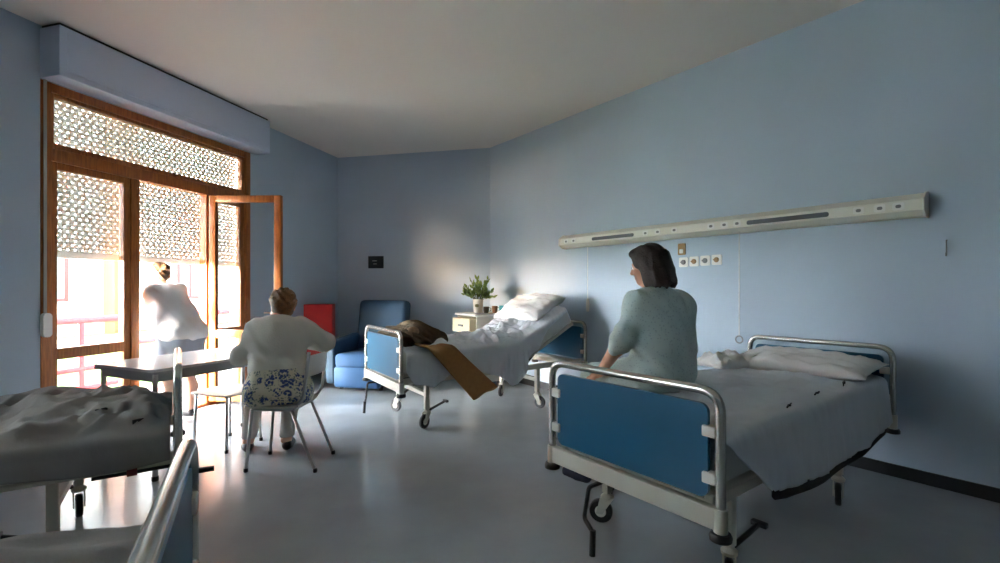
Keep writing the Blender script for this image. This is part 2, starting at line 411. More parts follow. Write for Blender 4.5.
# roller shutter: slats with real punched holes
shut = thing('roller_shutter', 'pale perforated roller shutter lowered halfway down outside the window panes', 'shutter', (0, 0, 0))
def shutter_mesh():
    b = MB(); NS = -0.185; ta, tb = T0 + 0.03, T1 - 0.03
    zlo, zhi = 1.60, ZTOP + 0.02; sh = 0.0385; rows = int((zhi - zlo) / sh); n = int((tb - ta) / 0.058); cw = (tb - ta) / n
    vs = []; fs = []
    for r in range(rows):
        z0 = zlo + r * sh; off = 0.5 * (r % 2)
        nb = lambda q: NS + 0.006 * math.sin(PI * min(1, max(0, q)))      # each slat is slightly convex towards the room
        for c in range(n):
            x0 = ta + c * cw; x1 = x0 + cw; cx = x0 + cw * (0.3 + 0.4 * (r % 2)); cz = z0 + sh * 0.5
            o = len(vs)
            rect = [(x0, z0), (cx, z0), (x1, z0), (x1, cz), (x1, z0 + sh * .94), (cx, z0 + sh * .94), (x0, z0 + sh * .94), (x0, cz)]
            a, h = 0.0088, 0.0062
            hole = [(cx - a * .7, cz - h), (cx, cz - h), (cx + a * .7, cz - h), (cx + a, cz), (cx + a * .7, cz + h), (cx, cz + h), (cx - a * .7, cz + h), (cx - a, cz)]
            for (x, z) in rect + hole: vs.append(ML @ Vector((x, nb((z - z0) / sh), z)))
            for k in range(8): fs.append((o + k, o + (k + 1) % 8, o + 8 + (k + 1) % 8, o + 8 + k))
        o = len(vs)   # the hooked joint between two slats
        for x in (ta, tb):
            for z, nn in ((z0 - sh * .06, NS - 0.004), (z0 + 0.001, NS - 0.004)): vs.append(ML @ Vector((x, nn, z)))
        fs.append((o, o + 2, o + 3, o + 1))
    b.add(vs, fs); o = b.build('curtain', m_shut, shut)
    md = o.modifiers.new('thick', 'SOLIDIFY'); md.thickness = 0.004
    b = MB(); LB(b, ta, tb, NS - 0.010, NS + 0.010, 1.545, 1.602, 0.004); b.build('bottom_bar', m_shut, shut)
    for t in (T0 + 0.012, T1 - 0.012):
        b = MB(); LB(b, t - 0.012, t + 0.012, NS - 0.02, NS + 0.02, 0.0, ZTOP - 0.002, 0.002); b.build('guide_rail', m_shut, shut)
shutter_mesh()
# box of the shutter, inside, under the ceiling
sb = thing('shutter_box', 'long pale blue shutter box under the ceiling above the window', 'shutter box')
b = MB(); LB(b, 1.735, T1 + 0.005, 0.0, 0.215, 2.935, 3.325, 0.006); b.build('casing', m_box, sb)
b = MB(); LB(b, 1.76, T1 - 0.05, 0.212, 0.221, 2.985, 3.29, 0.003); b.build('front_panel', m_box, sb)
b = MB(); LB(b, 1.75, T1 - 0.01, 0.0, 0.195, 3.326, 3.349, 0); b.build('gap_shade_strip', m_dark, sb, smooth=False)  # dark strip colours in the shade between box and ceiling
st = thing('shutter_strap', 'grey pull strap with white winder beside the left window jamb', 'strap')
b = MB(); LB(b, 3.935, 3.957, 0.012, 0.016, 1.05, 2.934, 0); b.build('strap', mat('strap webbing', srgb(170, 168, 160), 0.8), st, smooth=False)
b = MB(); b.prism(rrect(0.06, 0.19, 0.028), 0.006, 0.045, ML @ Matrix.Translation((3.946, 0, 1.0)) @ Matrix.Rotation(R(90), 4, 'X') @ Matrix.Scale(-1, 4, (0, 0, 1))); b.build('winder', m_white, st)

# ---------------------------------------------------------------- outside
m_red = mat('red painted rail', srgb(150, 6, 16), 0.5)
b = MB(); LB(b, -1.5, 9.0, -1.75, -WT, -0.16, -0.02, 0.01); struct(b.build('balcony_floor', mat('balcony tile', srgb(190, 184, 176), 0.7, var=0.05)))
m_grass = mat('lawn grass', srgb(74, 104, 36), 0.95, var=0.25, vscale=2.5, bump=0.6, bscale=40)
b = MB(); LB(b, -34, 24, -46, -1.72, -0.9, -0.22, 0); o = b.build('lawn_ground', m_grass, smooth=False); struct(o)
b = MB(); LB(b, -30, 20, -11.2, -8.6, -0.5, -0.20, 0); struct(b.build('paved_path', mat('pale paving', srgb(205, 202, 196), 0.8, var=0.05), smooth=False))
rl = thing('balcony_railing', 'red painted metal balcony railing outside the french window', 'railing')
for z, r_ in ((0.92, 0.042), (0.60, 0.032), (0.36, 0.032), (0.14, 0.032)):
    b = MB(); p = [ML @ Vector((t, -1.6, z)) for t in (-4.5, 1.0, 7.5)]; b.tube(p, r_, 8); b.build('rail', m_red, rl)
for i in range(11):
    t = -4.4 + i * 1.17; b = MB(); LB(b, t - 0.03, t + 0.03, -1.625, -1.575, -0.02, 0.93, 0.005); b.build('post', m_red, rl)
fac = thing('facade_building', 'pale plastered building with red framed windows across the lawn', 'building')
FN = -12.3
b = MB(); LB(b, -20, -1.5, FN - 3, FN, -0.3, 7.0, 0); b.build('wall', m_ext, fac, smooth=False)
m_tan = mat('tan plaster', srgb(112, 72, 42), 0.85, var=0.06)
for t in (-5.6, -10.9, -16.0):
    b = MB(); LB(b, t - 0.42, t + 0.42, FN, FN + 0.5, -0.3, 7.0, 0.01); b.build('pilaster', m_tan, fac)
b = MB(); LB(b, -20, -1.5, FN, FN + 0.06, -0.3, 0.25, 0.01); b.build('plinth', mat('grey plinth', srgb(170, 168, 165), 0.8), fac)
m_pane = mat('facade pane', srgb(120, 140, 150), 0.1)
m_rfr = mat('facade red frame', srgb(150, 30, 26), 0.5)
for t in (-3.6, -8.4, -13.2):
    for z0 in (0.85, 3.9):
        b = MB()
        for (a0, a1, c0, c1) in ((-.55, -.45, 0, 1.5), (.45, .55, 0, 1.5), (-.45, .45, 0, .1), (-.45, .45, 1.4, 1.5), (-.03, .03, .1, 1.4)):
            LB(b, t + a0, t + a1, FN, FN + 0.06, z0 + c0, z0 + c1, 0.004)
        w = b.build('window', m_rfr, fac); g = MB(); LB(g, t - .46, t + .46, FN - 0.01, FN + 0.02, z0 + .08, z0 + 1.42, 0); g.build('pane', m_pane, w, smooth=False)

# ---------------------------------------------------------------- things on the walls
hr = thing('headwall_unit', 'long cream bed-head service rail with sockets high on the right wall', 'wall unit', (0, 0, 0))
ta, tb = 1.57, 4.88
prof = [(0.0, 1.76), (0.07, 1.765), (0.115, 1.80), (0.115, 1.87), (0.05, 1.915), (0.0, 1.915)]
Mx = Matrix(((nR.x, 0, uR.x, C2.x), (nR.y, 0, uR.y, C2.y), (0, 1, 0, 0), (0, 0, 0, 1)))   # local x=out, y=z, z=along
b = MB(); b.prism([(x, z) for x, z in prof], ta, tb, Mx); b.build('housing', mat('cream lacquered metal', srgb(224, 220, 206), 0.4), hr, smooth=False)
for t in (ta - 0.012, tb):
    b = MB(); b.prism([(x * 1.05, (z - 1.84) * 1.08 + 1.84) for x, z in prof], t, t + 0.012, Mx); b.build('end_cap', m_white, hr, smooth=False)
m_slot = mat('dark slot diffuser', srgb(40, 44, 48), 0.4)
for t0, t1 in ((2.08, 2.64), (3.77, 4.36)):
    L = t1 - t0
    b = MB(); b.prism(rrect(L, 0.036, 0.016), 0, 0.006, MR @ Matrix.Translation(((t0 + t1) / 2, 0.113, 1.832)) @ Matrix.Rotation(R(90), 4, 'X') @ Matrix.Scale(-1, 4, (0, 0, 1)))
    b.build('lamp_slot', m_slot, hr)
m_grey = mat('grey insert', srgb(120, 120, 118), 0.5)
for t in (2.78, 2.92, 3.10, 3.46, 3.58, 3.69, 4.54, 4.66, 4.76, 1.68, 1.80):
    b = MB(); Ms = MR @ Matrix.Translation((t, 0.113, 1.835)) @ Matrix.Rotation(R(90), 4, 'X') @ Matrix.Scale(-1, 4, (0, 0, 1))
    b.prism(rrect(0.065, 0.05, 0.012), 0, 0.005, Ms); so = b.build('socket', m_white, hr)
    b = MB(); b.prism(rrect(0.030, 0.022, 0.010), 0.004, 0.0065, Ms); b.build('socket_insert', m_grey, so)
def wallM(t, z, out=0.0): return MR @ Matrix.Translation((t, out, z)) @ Matrix.Rotation(R(90), 4, 'X') @ Matrix.Scale(-1, 4, (0, 0, 1))
# pull cords
def cord(t, z_end, kind, label):
    c = thing('pull_cord', label, 'cord', group=None)
    b = MB(); b.tube([MR @ Vector((t, 0.08, z)) for z in (1.775, 1.5, z_end)], 0.0035, 6); b.build('cord', m_white, c)
    if kind == 'ring':
        b = MB(); pts = [MR @ Vector((t + 0.03 * math.sin(a), 0.08, z_end - 0.03 + 0.03 * math.cos(a))) for a in [2 * PI * k / 18 for k in range(19)]]
        b.tube(pts, 0.006, 6); b.build('ring', mat('grey plastic ring', srgb(150, 152, 155), 0.5), c)
    else:
        b = MB(); b.lathe([(0.006, 0.075), (0.014, 0.06), (0.019, 0.03), (0.021, -0.03), (0.016, -0.07), (0.006, -0.08)], 12, Matrix.Translation(MR @ Vector((t, 0.08, z_end - 0.07))))
        b.build('call_handset', m_cream, c)
cord(1.985, 1.17, 'handset', 'white nurse call cord with bulky handset above the far bed')
cord(3.69, 0.885, 'ring', 'thin white pull cord ending in a ring beside the near pillow')
# four square outlets and a brass-coloured one above
m_brown = mat('bronze plate', srgb(150, 112, 60), 0.4)
for i, (t, lab) in enumerate(((3.13, 'leftmost'), (3.238, 'second from left'), (3.346, 'third from left'), (3.455, 'rightmost'))):
    z = 1.535 + 0.003 * i
    e = thing('wall_outlet', 'square white wall outlet, %s of the row behind the gowned woman' % lab, 'outlet', group='row of wall outlets')
    b = MB(); b.prism(rrect(0.092, 0.092, 0.012), 0.0, 0.012, wallM(t, z)); b.build('plate', m_white, e)
    b = MB(); b.prism(rrect(0.046, 0.046, 0.022), 0.011, 0.017, wallM(t, z)); b.build('connector', m_brown if i % 2 else m_grey, e)
    b = MB(); b.prism(rrect(0.05, 0.012, 0.004), 0.016, 0.026, wallM(t, z)); b.prism(rrect(0.012, 0.04, 0.004), 0.016, 0.026, wallM(t + 0.01, z)); b.build('latch', m_brown if i % 2 else m_grey, e)
e = thing('wall_switch', 'small bronze wall switch just above the row of white outlets', 'switch')
b = MB(); b.prism(rrect(0.075, 0.11, 0.01), 0.0, 0.012, wallM(3.11, 1.66)); b.build('plate', m_brown, e)
b = MB(); b.prism(rrect(0.035, 0.04, 0.006), 0.011, 0.02, wallM(3.11, 1.64)); b.build('rocker', m_white, e)
# little dark scratch of a hook on the right wall
hk = thing('wall_hook', 'thin dark vertical hook high on the shaded right wall', 'hook')
b = MB(); b.tube(fillet([MR @ Vector((4.98, 0.003, 1.60)), MR @ Vector((4.98, 0.02, 1.60)), MR @ Vector((4.98, 0.02, 1.50)), MR @ Vector((4.98, 0.035, 1.50)), MR @ Vector((4.98, 0.035, 1.52))], 0.008), 0.004, 6); b.build('hook', m_grey, hk)
# dark sign on far wall
sg = thing('wall_sign', 'small dark navy sign on the far wall above the armchair', 'sign')
Msg = MBk @ Matrix.Translation((0.66, 0, 1.685)) @ Matrix.Rotation(R(90), 4, 'X') @ Matrix.Scale(-1, 4, (0, 0, 1))
b = MB(); b.prism(rrect(0.255, 0.19, 0.006), 0.0, 0.012, Msg); b.build('board', mat('navy sign', srgb(18, 24, 38), 0.4), sg)
b = MB()
for (x, y, w) in ((-0.02, 0.022, 0.075), (-0.012, -0.026, 0.06)): b.prism([(x - w / 2, y - 0.006), (x + w / 2, y - 0.006), (x + w / 2, y + 0.006), (x - w / 2, y + 0.006)], 0.011, 0.0135, Msg)
b.build('printed_lines', mat('sign print', srgb(150, 155, 160), 0.5), sg, smooth=False)
# ================================================================= hospital beds
m_blue = mat('blue laminate panel', srgb(4, 82, 114), 0.32, var=0.03, vscale=2)
m_frame = mat('cream bed enamel', srgb(188, 184, 172), 0.35)
m_bchr = mat('bed chrome tube', srgb(200, 198, 192), 0.22, metal=0.85)
m_matt = mat('mattress ticking', srgb(190, 188, 184), 0.85, bump=0.1, bscale=90)
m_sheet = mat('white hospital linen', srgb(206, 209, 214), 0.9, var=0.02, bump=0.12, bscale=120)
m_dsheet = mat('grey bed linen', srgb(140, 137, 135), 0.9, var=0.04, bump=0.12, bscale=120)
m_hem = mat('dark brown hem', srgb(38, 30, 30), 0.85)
m_mark = mat('printed dark mark', srgb(40, 40, 46), 0.8)
m_pillow = mat('pillow cotton', srgb(222, 218, 214), 0.9, bump=0.15, bscale=70)
BL, HB = 2.2, 0.46
def YZ(x): return Matrix(((0, 0, 1, x), (1, 0, 0, 0), (0, 1, 0, 0), (0, 0, 0, 1)))    # local xy -> world y,z ; extrude along x

def end_board(name, x, parent, out, lever_y=None):
    """blue panel in a bent chrome tube with a cream beam below"""
    e = bpy.data.objects.new(name, None); C.objects.link(e); e.parent = parent
    b = MB(); b.tube(fillet([(x, -HB, 0.36), (x, -HB, 0.90), (x, HB, 0.90), (x, HB, 0.36)], 0.085, 8), 0.019, 12); b.build('tube_frame', m_bchr, e)
    b = MB(); b.prism([(px, pz + 0.665) for px, pz in rrect(0.825, 0.365, 0.035)], x - 0.009, x + 0.009, YZ(0)); b.build('panel', m_blue, e)
    b = MB(); b.box((x - 0.02, -HB + 0.015, 0.375), (x + 0.02, HB - 0.015, 0.458), None, 0.006); b.build('beam', m_frame, e)
    for sy in (-1, 1):
        for z in (0.745, 0.565):
            c = MB(); c.box((x - 0.020, min(sy * 0.392, sy * 0.448), z - 0.022), (x + 0.020, max(sy * 0.392, sy * 0.448), z + 0.022), None, 0.006); c.build('clip', m_white, e)
        c = MB(); c.lathe([(0.026, 0.335), (0.040, 0.34), (0.042, 0.356), (0.036, 0.368), (0.02, 0.37)], 16, Matrix.Translation((x, sy * HB, 0))); c.build('corner_bumper', m_black, e)
        c = MB(); c.tube([(x, sy * HB, 0.37), (x, sy * HB, 0.46)], 0.026, 12); c.build('post_sleeve', m_frame, e)
    return e
def caster(parent, x, y, ang, lever):
    e = bpy.data.objects.new('caster', None); C.objects.link(e); e.parent = parent; e.location = (x, y, 0)
    Mr = Matrix.Rotation(ang, 4, 'Z'); ox = -0.035
    Ma = Mr @ Matrix.Translation((ox, 0, 0.064)) @ Matrix.Rotation(R(90), 4, 'X')
    b = MB(); b.lathe([(0.040, -0.015), (0.058, -0.016), (0.064, -0.009), (0.064, 0.009), (0.058, 0.016), (0.040, 0.015)], 24, Ma); b.build('tyre', m_black, e)
    b = MB(); b.lathe([(0.006, -0.019), (0.020, -0.018), (0.042, -0.012), (0.042, 0.012), (0.020, 0.018), (0.006, 0.019)], 20, Ma); b.build('hub', m_cream, e)
    b = MB()
    for s in (-1, 1): b.prism([(-0.022 + ox, 0.055), (0.012 + ox, 0.055), (0.035, 0.145), (-0.035, 0.145)], s * 0.024 - 0.003, s * 0.024 + 0.003, Mr @ Matrix.Rotation(R(90), 4, 'X'))
    b.lathe([(0.034, 0.135), (0.036, 0.15), (0.02, 0.165), (0.016, 0.19)], 14); b.build('fork', m_frame, e)
    if lever:
        b = MB(); b.tube(fillet([(0.02, 0, 0.155), (0.10, lever * 0.03, 0.20), (0.17, lever * 0.05, 0.235)], 0.03), 0.012, 8); b.box((0.155, lever * 0.05 - 0.035, 0.222), (0.185, lever * 0.05 + 0.035, 0.246), None, 0.006); b.build('brake_pedal', m_black, e)
    return e
def hospital_bed(label, loc, ang, mtop=0.70, mthick=0.19, raise_x=None, raise_a=0, crank_y=0.22, casters=(25, -60, 110, 40), lx=(0.3, 1.6), fold=False):
    t = thing('hospital_bed', label, 'bed', (loc[0], loc[1], 0), R(ang), 'hospital beds')
    end_board('footboard', 0.0, t, -1); end_board('headboard', BL, t, 1)
    b = MB()
    for sy in (-1, 1): b.box((0.02, sy * 0.40 - 0.018, 0.43), (BL - 0.02, sy * 0.40 + 0.018, 0.485), None, 0.005)
    for x in (0.06, 0.75, 1.33, BL - 0.06): b.box((x - 0.018, -0.385, 0.43), (x + 0.018, 0.385, 0.455), None, 0.004)
    b.build('side_rails', m_frame, t)
    for x in lx:
        b = MB(); b.box((x - 0.02, -0.34, 0.285), (x + 0.02, 0.34, 0.325), None, 0.005); b.build('crossbar', m_frame, t)
        for sy in (-1, 1):
            b = MB(); b.box((x - 0.022, sy * 0.34 - 0.022, 0.17), (x + 0.022, sy * 0.34 + 0.022, 0.435), None, 0.005); b.build('leg', m_frame, t)
    k = 0
    for x in lx:
        for sy in (-1, 1): caster(t, x, sy * 0.34, R(casters[k]), (1 if sy > 0 else -1) if k < 2 else 0); k += 1
    # cranks at the foot: rod, arm and folding grip
    for cy in (crank_y,):
        b = MB()
        if fold: b.tube([(0.35, cy, 0.36), (0.02, cy, 0.36), (-0.03, cy, 0.31)], 0.010, 8); b.tube([(-0.03, cy, 0.31), (-0.165, cy, 0.305)], 0.015, 10); b.build('crank', m_black, t); continue
        b.tube(fillet([(0.35, cy, 0.36), (-0.07, cy, 0.36), (-0.08, cy + 0.02, 0.21), (-0.12, cy - 0.07, 0.19)], 0.02), 0.010, 8); b.tube([(-0.12, cy - 0.07, 0.20), (-0.13, cy - 0.075, 0.09)], 0.014, 10); b.build('crank', m_black, t)
    # deck and mattress, the back section raised when asked
    zb = mtop - mthick
    if raise_x is None: pth = [(0.04, zb), (BL - 0.04, zb)]
    else: pth = [(0.04, zb), (raise_x, zb), (raise_x + (BL - 0.16 - raise_x) , zb + (BL - 0.16 - raise_x) * math.tan(R(raise_a)))]
    def strip(nm, dz0, dz1, hw, m, bev):
        b = MB(); top = []; bot = []
        for i, (x, z) in enumerate(pth):
            if raise_x is not None and i == len(pth) - 1: nx, nz = -math.sin(R(raise_a)), math.cos(R(raise_a))
            elif raise_x is not None and i == 1: nx, nz = -math.sin(R(raise_a / 2)), math.cos(R(raise_a / 2))
            else: nx, nz = 0, 1
            top.append((x + nx * dz1, z + nz * dz1)); bot.append((x + nx * dz0, z + nz * dz0))
        bm = bmesh.new(); ring = bot + top[::-1]; A = [bm.verts.new((x, -hw, z)) for x, z in ring]; B_ = [bm.verts.new((x, hw, z)) for x, z in ring]
        n = len(ring); m_ = len(pth)
        for i in range(n): bm.faces.new([A[i], A[(i + 1) % n], B_[(i + 1) % n], B_[i]])
        for i in range(m_ - 1):
            bm.faces.new([A[i], A[i + 1], A[n - 2 - i], A[n - 1 - i]]); bm.faces.new([B_[i + 1], B_[i], B_[n - 1 - i], B_[n - 2 - i]])
        bmesh.ops.recalc_face_normals(bm, faces=bm.faces[:])
        if bev:
            ed = [e for e in bm.edges if len(e.link_faces) == 2 and e.calc_face_angle(0) > R(50)]
            bmesh.ops.bevel(bm, geom=ed, offset=bev, segments=3, profile=0.5, affect='EDGES', clamp_overlap=True)
        b.bm(bm); return b.build(nm, m, t)
    strip('deck', -0.03, -0.002, 0.42, m_frame, 0)
    strip('mattress', 0.0, mthick, 0.43, m_matt, 0.035)
    if raise_x is not None:
        b = MB(); b.tube([(raise_x + 0.1, -0.30, 0.43), (raise_x + 0.42, -0.30, zb + 0.42 * math.tan(R(raise_a)) - 0.03)], 0.012, 8); b.tube([(raise_x + 0.1, 0.30, 0.43), (raise_x + 0.42, 0.30, zb + 0.42 * math.tan(R(raise_a)) - 0.03)], 0.012, 8)
        b.build('back_lift', m_black, t)
    return t
A_NEAR, A_FAR, A_LEFT, A_CORNER = 37.3, 34.0, 214.0, 207.7
P_NEAR, P_FAR, P_LEFT, P_CORNER = (0.558, 2.174), (-1.117, 4.531), (-1.83, 2.71), (-0.602, 0.849)
RX, RA = 1.33, 27.8

hospital_bed('hospital bed with dark blue footboard nearest on the right, gowned woman on its edge', P_NEAR, A_NEAR, 0.70, 0.19, crank_y=0.14, casters=(25, -60, 17, 40))
hospital_bed('hospital bed with raised backrest by the far wall, light blue footboard beside armchair', P_FAR, A_FAR, 0.72, 0.19, RX, RA)
hospital_bed('hospital bed in shadow at the left, beside the table and window wall', P_LEFT, A_LEFT, 0.60, 0.14, fold=True, casters=(-80, -60, 60, 20), lx=(0.47, 1.7))
hospital_bed('hospital bed in the bottom left corner with steel end rail closest to the camera', P_CORNER, A_CORNER, 0.70, 0.19, crank_y=-0.2)

def place(o, P, A): o.location = (P[0], P[1], 0); o.rotation_euler = (0, 0, R(A))
def flat_prof(ztop): return lambda u: (u, ztop, 0.0, 1.0)
def bent_prof(zb, th):
    x1 = RX - th * math.sin(R(RA / 2)); z1 = zb + th * math.cos(R(RA / 2)); c, s = math.cos(R(RA)), math.sin(R(RA))
    def f(u):
        t = max(0.0, min(1.0, (u - x1 + 0.12) / 0.24)); a = RA * t
        if u < x1 - 0.12: return (u, z1 + (zb + th - z1), 0.0, 1.0)
        if u < x1 + 0.12:
            q = u - (x1 - 0.12); w = q * q / 0.48
            return (u - w * (1 - c) , zb + th + w * s, -math.sin(R(a)), math.cos(R(a)))
        q = u - x1; return (x1 + q * c, zb + th + 0.002 + q * s, -s, c)
    return f
def drape(name, m, x0, x1, prof, hemR, hemL, parent=None, top=None, wr=0.008, seed=0.0, hw=0.445, nu=110, nt=44, nh=16, flare=0.03, thick=0.004, lift=0.006, wave=0.022):
    """linen lying on the mattress and hanging over both long sides; hem*(u) give how far it hangs"""
    Rr = 0.045; b = MB(); P = []
    for i in range(nu + 1):
        u = x0 + (x1 - x0) * i / nu; bx, bz, nx, nz = prof(u); row = []
        def side(sy, Q, q):
            a = min(q, Rr * PI / 2) / Rr; y = hw - Rr + Rr * math.sin(a) ; z = -Rr * (1 - math.cos(a))
            rest = max(0.0, q - Rr * PI / 2); z -= rest
            k = rest / max(0.05, 0.35)
            y += flare * k + wave * k * (fbm(u * 7 + seed, sy * 3.0 + rest * 1.5, seed, 3)) + 0.006 + 0.35 * wr * fbm(u * 14, rest * 9, seed)
            return Vector((bx + nx * (lift) + 0.02 * k * fbm(u * 5 + 9, seed, sy), sy * y, bz + lift + z))
        QR = max(0.005, hemR(u)); QL = max(0.005, hemL(u))
        for j in range(nh): row.append(side(-1, QR, QR * (1 - j / nh)))
        yy = hw - Rr
        for j in range(nt + 1):
            y = -yy + 2 * yy * j / nt
            e = wr * (fbm(u * 5 + seed, y * 9 + 2, seed) + 0.7 * (1 - abs(fbm(u * 3.1 + y * 4 + seed, y * 6 - u * 2, seed + 5, 3)) * 2.2)) + lift + wr * 0.6
            ed = min(1.0, (yy - abs(y)) / 0.05 + 0.15); e = lift + (e - lift) * ed
            if top: e += top(u, y)
            row.append(Vector((bx + nx * e, y, bz + nz * e)))
        for j in range(1, nh + 1): row.append(side(1, QL, QL * j / nh))
        P.append(row)
    b.grid(P); o = b.build(name, m, parent, auto=80)
    md = o.modifiers.new('thick', 'SOLIDIFY'); md.thickness = thick; md.offset = 1
    return o
class Folds:
    """random cloth folds: short ridges with soft ends"""
    def __init__(s, seed, n, box, h=(0.01, 0.02), w=(0.018, 0.04), L=(0.15, 0.4), ang=(0, 180)):
        r = random.Random(seed); s.f = []
        for _ in range(n):
            a = R(r.uniform(*ang)); s.f.append((r.uniform(box[0], box[1]), r.uniform(box[2], box[3]), math.cos(a), math.sin(a), r.uniform(*h) * r.choice((1, 1, -0.6)), r.uniform(*w), r.uniform(*L), r.uniform(-2.5, 2.5)))
    def __call__(s, u, y):
        z = 0.0
        for (cu, cy, c, sn, h, w, L, bend) in s.f:
            du = u - cu; dy = y - cy; p = du * c + dy * sn
            if abs(p) > L * 1.3: continue
            q = -du * sn + dy * c - bend * p * p
            if abs(q) > w * 3: continue
            z += h * math.exp(-(q / w) ** 2 - (p / L * 1.6) ** 4)
        return z
def surf_z(o, u, y):
    return min((((v.co.x - u) ** 2 + (v.co.y - y) ** 2), v.co.z) for v in o.data.vertices)[1]
def lerp(x, pts):
    if x <= pts[0][0]: return pts[0][1]
    for (a, p), (c, q) in zip(pts, pts[1:]):
        if x <= c: return p + (q - p) * (x - a) / (c - a)
    return pts[-1][1]
def pillow(name, label, w, d, h, M, m=m_pillow, seed=0.0, crease=0.012):
    n = 34; b = MB(); top = []; bot = []
    for i in range(n + 1):
        rt = []; rb = []
        for j in range(n + 1):
            u = -1 + 2 * i / n; v = -1 + 2 * j / n
            pin = 1 - 0.10 * (1 - abs(u)) ** 1.0 * 0 - 0.07 * (abs(v) ** 4) * (1 - u * u); pin2 = 1 - 0.07 * (abs(u) ** 4) * (1 - v * v)
            x = u * w / 2 * pin2; y = v * d / 2 * pin
            t = max(0.0, (1 - u ** 4) * (1 - v ** 4)) ** 0.55 * h / 2
            wv = crease * fbm(u * 2.2 + seed, v * 2.8, seed, 4) * min(1, t / (h * 0.15))
            rt.append(M @ Vector((x, y, t + wv))); rb.append(M @ Vector((x, y, -t * 0.75 + 0.4 * wv)))
        top.append(rt); bot.append(rb)
    b.grid(top); b.grid([r[::-1] for r in bot])
    bm = bmesh.new(); me = bpy.data.meshes.new('t'); me.from_pydata(b.v, [], b.f); bm.from_mesh(me); bmesh.ops.remove_doubles(bm, verts=bm.verts[:], dist=0.0008); bpy.data.meshes.remove(me)
    b2 = MB(); b2.bm(bm); o = b2.build(name, m, None, auto=80)
    return tag(o, label, 'pillow')

# ---- near bed linen
fN_a = Folds(3, 22, (0.7, 1.75, -0.42, 0.4), (0.004, 0.011), (0.016, 0.03), (0.15, 0.45), (60, 125)); fN_b = Folds(4, 16, (0.35, 0.95, -0.1, 0.42), (0.006, 0.014), (0.015, 0.03), (0.1, 0.25), (0, 180))
fN = lambda u, y: fN_a(u, y) + fN_b(u, y)
mN = Matrix.Translation((P_NEAR[0], P_NEAR[1], 0)) @ Matrix.Rotation(R(A_NEAR), 4, 'Z')

def topN(u, y):
    s = fN(u, y)
    s -= 0.035 * math.exp(-((u - 0.62) / 0.24) ** 2 - ((y - 0.30) / 0.22) ** 2)      # weight of the sitting woman
    s += 0.012 * math.exp(-((u - 1.62) / 0.05) ** 2)
    s += 0.010 * math.sin(9 * u + 5 * y) * math.exp(-((u - 1.2) / 0.4) ** 2)
    return s
hemN = lambda u: lerp(u, [(0.03, 0.02), (0.44, 0.335), (1.0, 0.372), (1.6, 0.36), (2.0, 0.33), (2.12, 0.31)]) + 0.006 * math.sin(u * 9)
o = drape('bed_sheet', m_sheet, 0.03, 2.12, flat_prof(0.705), hemN, lambda u: 0.25 + 0.02 * math.sin(5 * u), top=topN, wr=0.009, seed=1.3, nu=190, nt=80)
place(o, P_NEAR, A_NEAR); tag(o, 'smooth white sheet with dark hem hanging over the nearest right-hand bed', 'sheet')
sheetN = o
# dark hem under the sheet's hanging edge, on the camera side
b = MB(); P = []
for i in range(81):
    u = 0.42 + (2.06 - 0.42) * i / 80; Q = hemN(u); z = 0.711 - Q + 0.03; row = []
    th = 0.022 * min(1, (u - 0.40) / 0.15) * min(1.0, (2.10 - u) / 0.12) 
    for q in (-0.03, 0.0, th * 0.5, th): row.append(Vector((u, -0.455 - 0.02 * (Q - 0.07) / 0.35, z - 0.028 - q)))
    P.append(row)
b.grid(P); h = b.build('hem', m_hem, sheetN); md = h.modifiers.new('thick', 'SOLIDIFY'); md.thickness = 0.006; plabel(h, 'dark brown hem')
for (u, y, a) in ((0.80, -0.385, 12), (1.15, -0.385, 8), (1.60, -0.37, 14)):
    b = MB(); M_ = Matrix.Translation((u, y, surf_z(sheetN, u, y) + 0.010)) @ Matrix.Rotation(R(a), 4, 'Z')
    b.box((-0.018, -0.007, -0.022), (0.006, 0.007, 0.000), M_, 0.002); b.box((0.006, -0.003, -0.022), (0.045, 0.002, 0.000), M_, 0.001); b.box((-0.06, -0.002, -0.022), (-0.018, 0.003, 0.000), M_, 0.001)
    mk = b.build('printed_mark', m_mark, sheetN)
pillow('pillow', 'wide white pillow lying flat at the head of the nearest right bed', 0.86, 0.46, 0.14, mN @ Matrix.Translation((1.88, -0.035, 0.775)) @ Matrix.Rotation(R(-6), 4, 'Y') @ Matrix.Rotation(R(90), 4, 'Z'), seed=2.0, crease=0.03)
pillow('pillow', 'small crumpled pillow poking out at the left of the wide near pillow', 0.30, 0.40, 0.11, mN @ Matrix.Translation((1.66, 0.36, 0.755)) @ Matrix.Rotation(R(70), 4, 'Z'), seed=5.0, crease=0.04)

# ---- far bed linen
mF = Matrix.Translation((P_FAR[0], P_FAR[1], 0)) @ Matrix.Rotation(R(A_FAR), 4, 'Z')
fF = Folds(11, 60, (0.3, 1.6, -0.42, 0.42), (0.012, 0.034), (0.018, 0.042), (0.1, 0.3))
def topF(u, y):
    s = fF(u, y) + 0.035 * max(0, fbm(u * 4.2, y * 5.5, 2.2, 3)) + 0.09 * math.exp(-((u - 1.05) / 0.22) ** 2 - ((y + 0.05) / 0.30) ** 2)
    s += 0.05 * math.exp(-((u - 1.42) / 0.12) ** 2 - ((y - 0.05) / 0.35) ** 2)
    s += 0.025 * math.sin(11 * u - 6 * y + 2 * math.sin(5 * y)) * math.exp(-((u - 1.1) / 0.45) ** 2)
    return s * min(1, (0.45 - abs(y)) / 0.12)
hemF = lambda u: lerp(u, [(0.05, 0.18), (0.12, 0.30), (0.30, 0.37), (0.50, 0.22), (0.75, 0.22), (1.0, 0.34), (1.2, 0.44), (1.30, 0.42), (1.45, 0.27), (1.7, 0.12), (1.95, 0.06)]) + 0.012 * math.sin(u * 17)
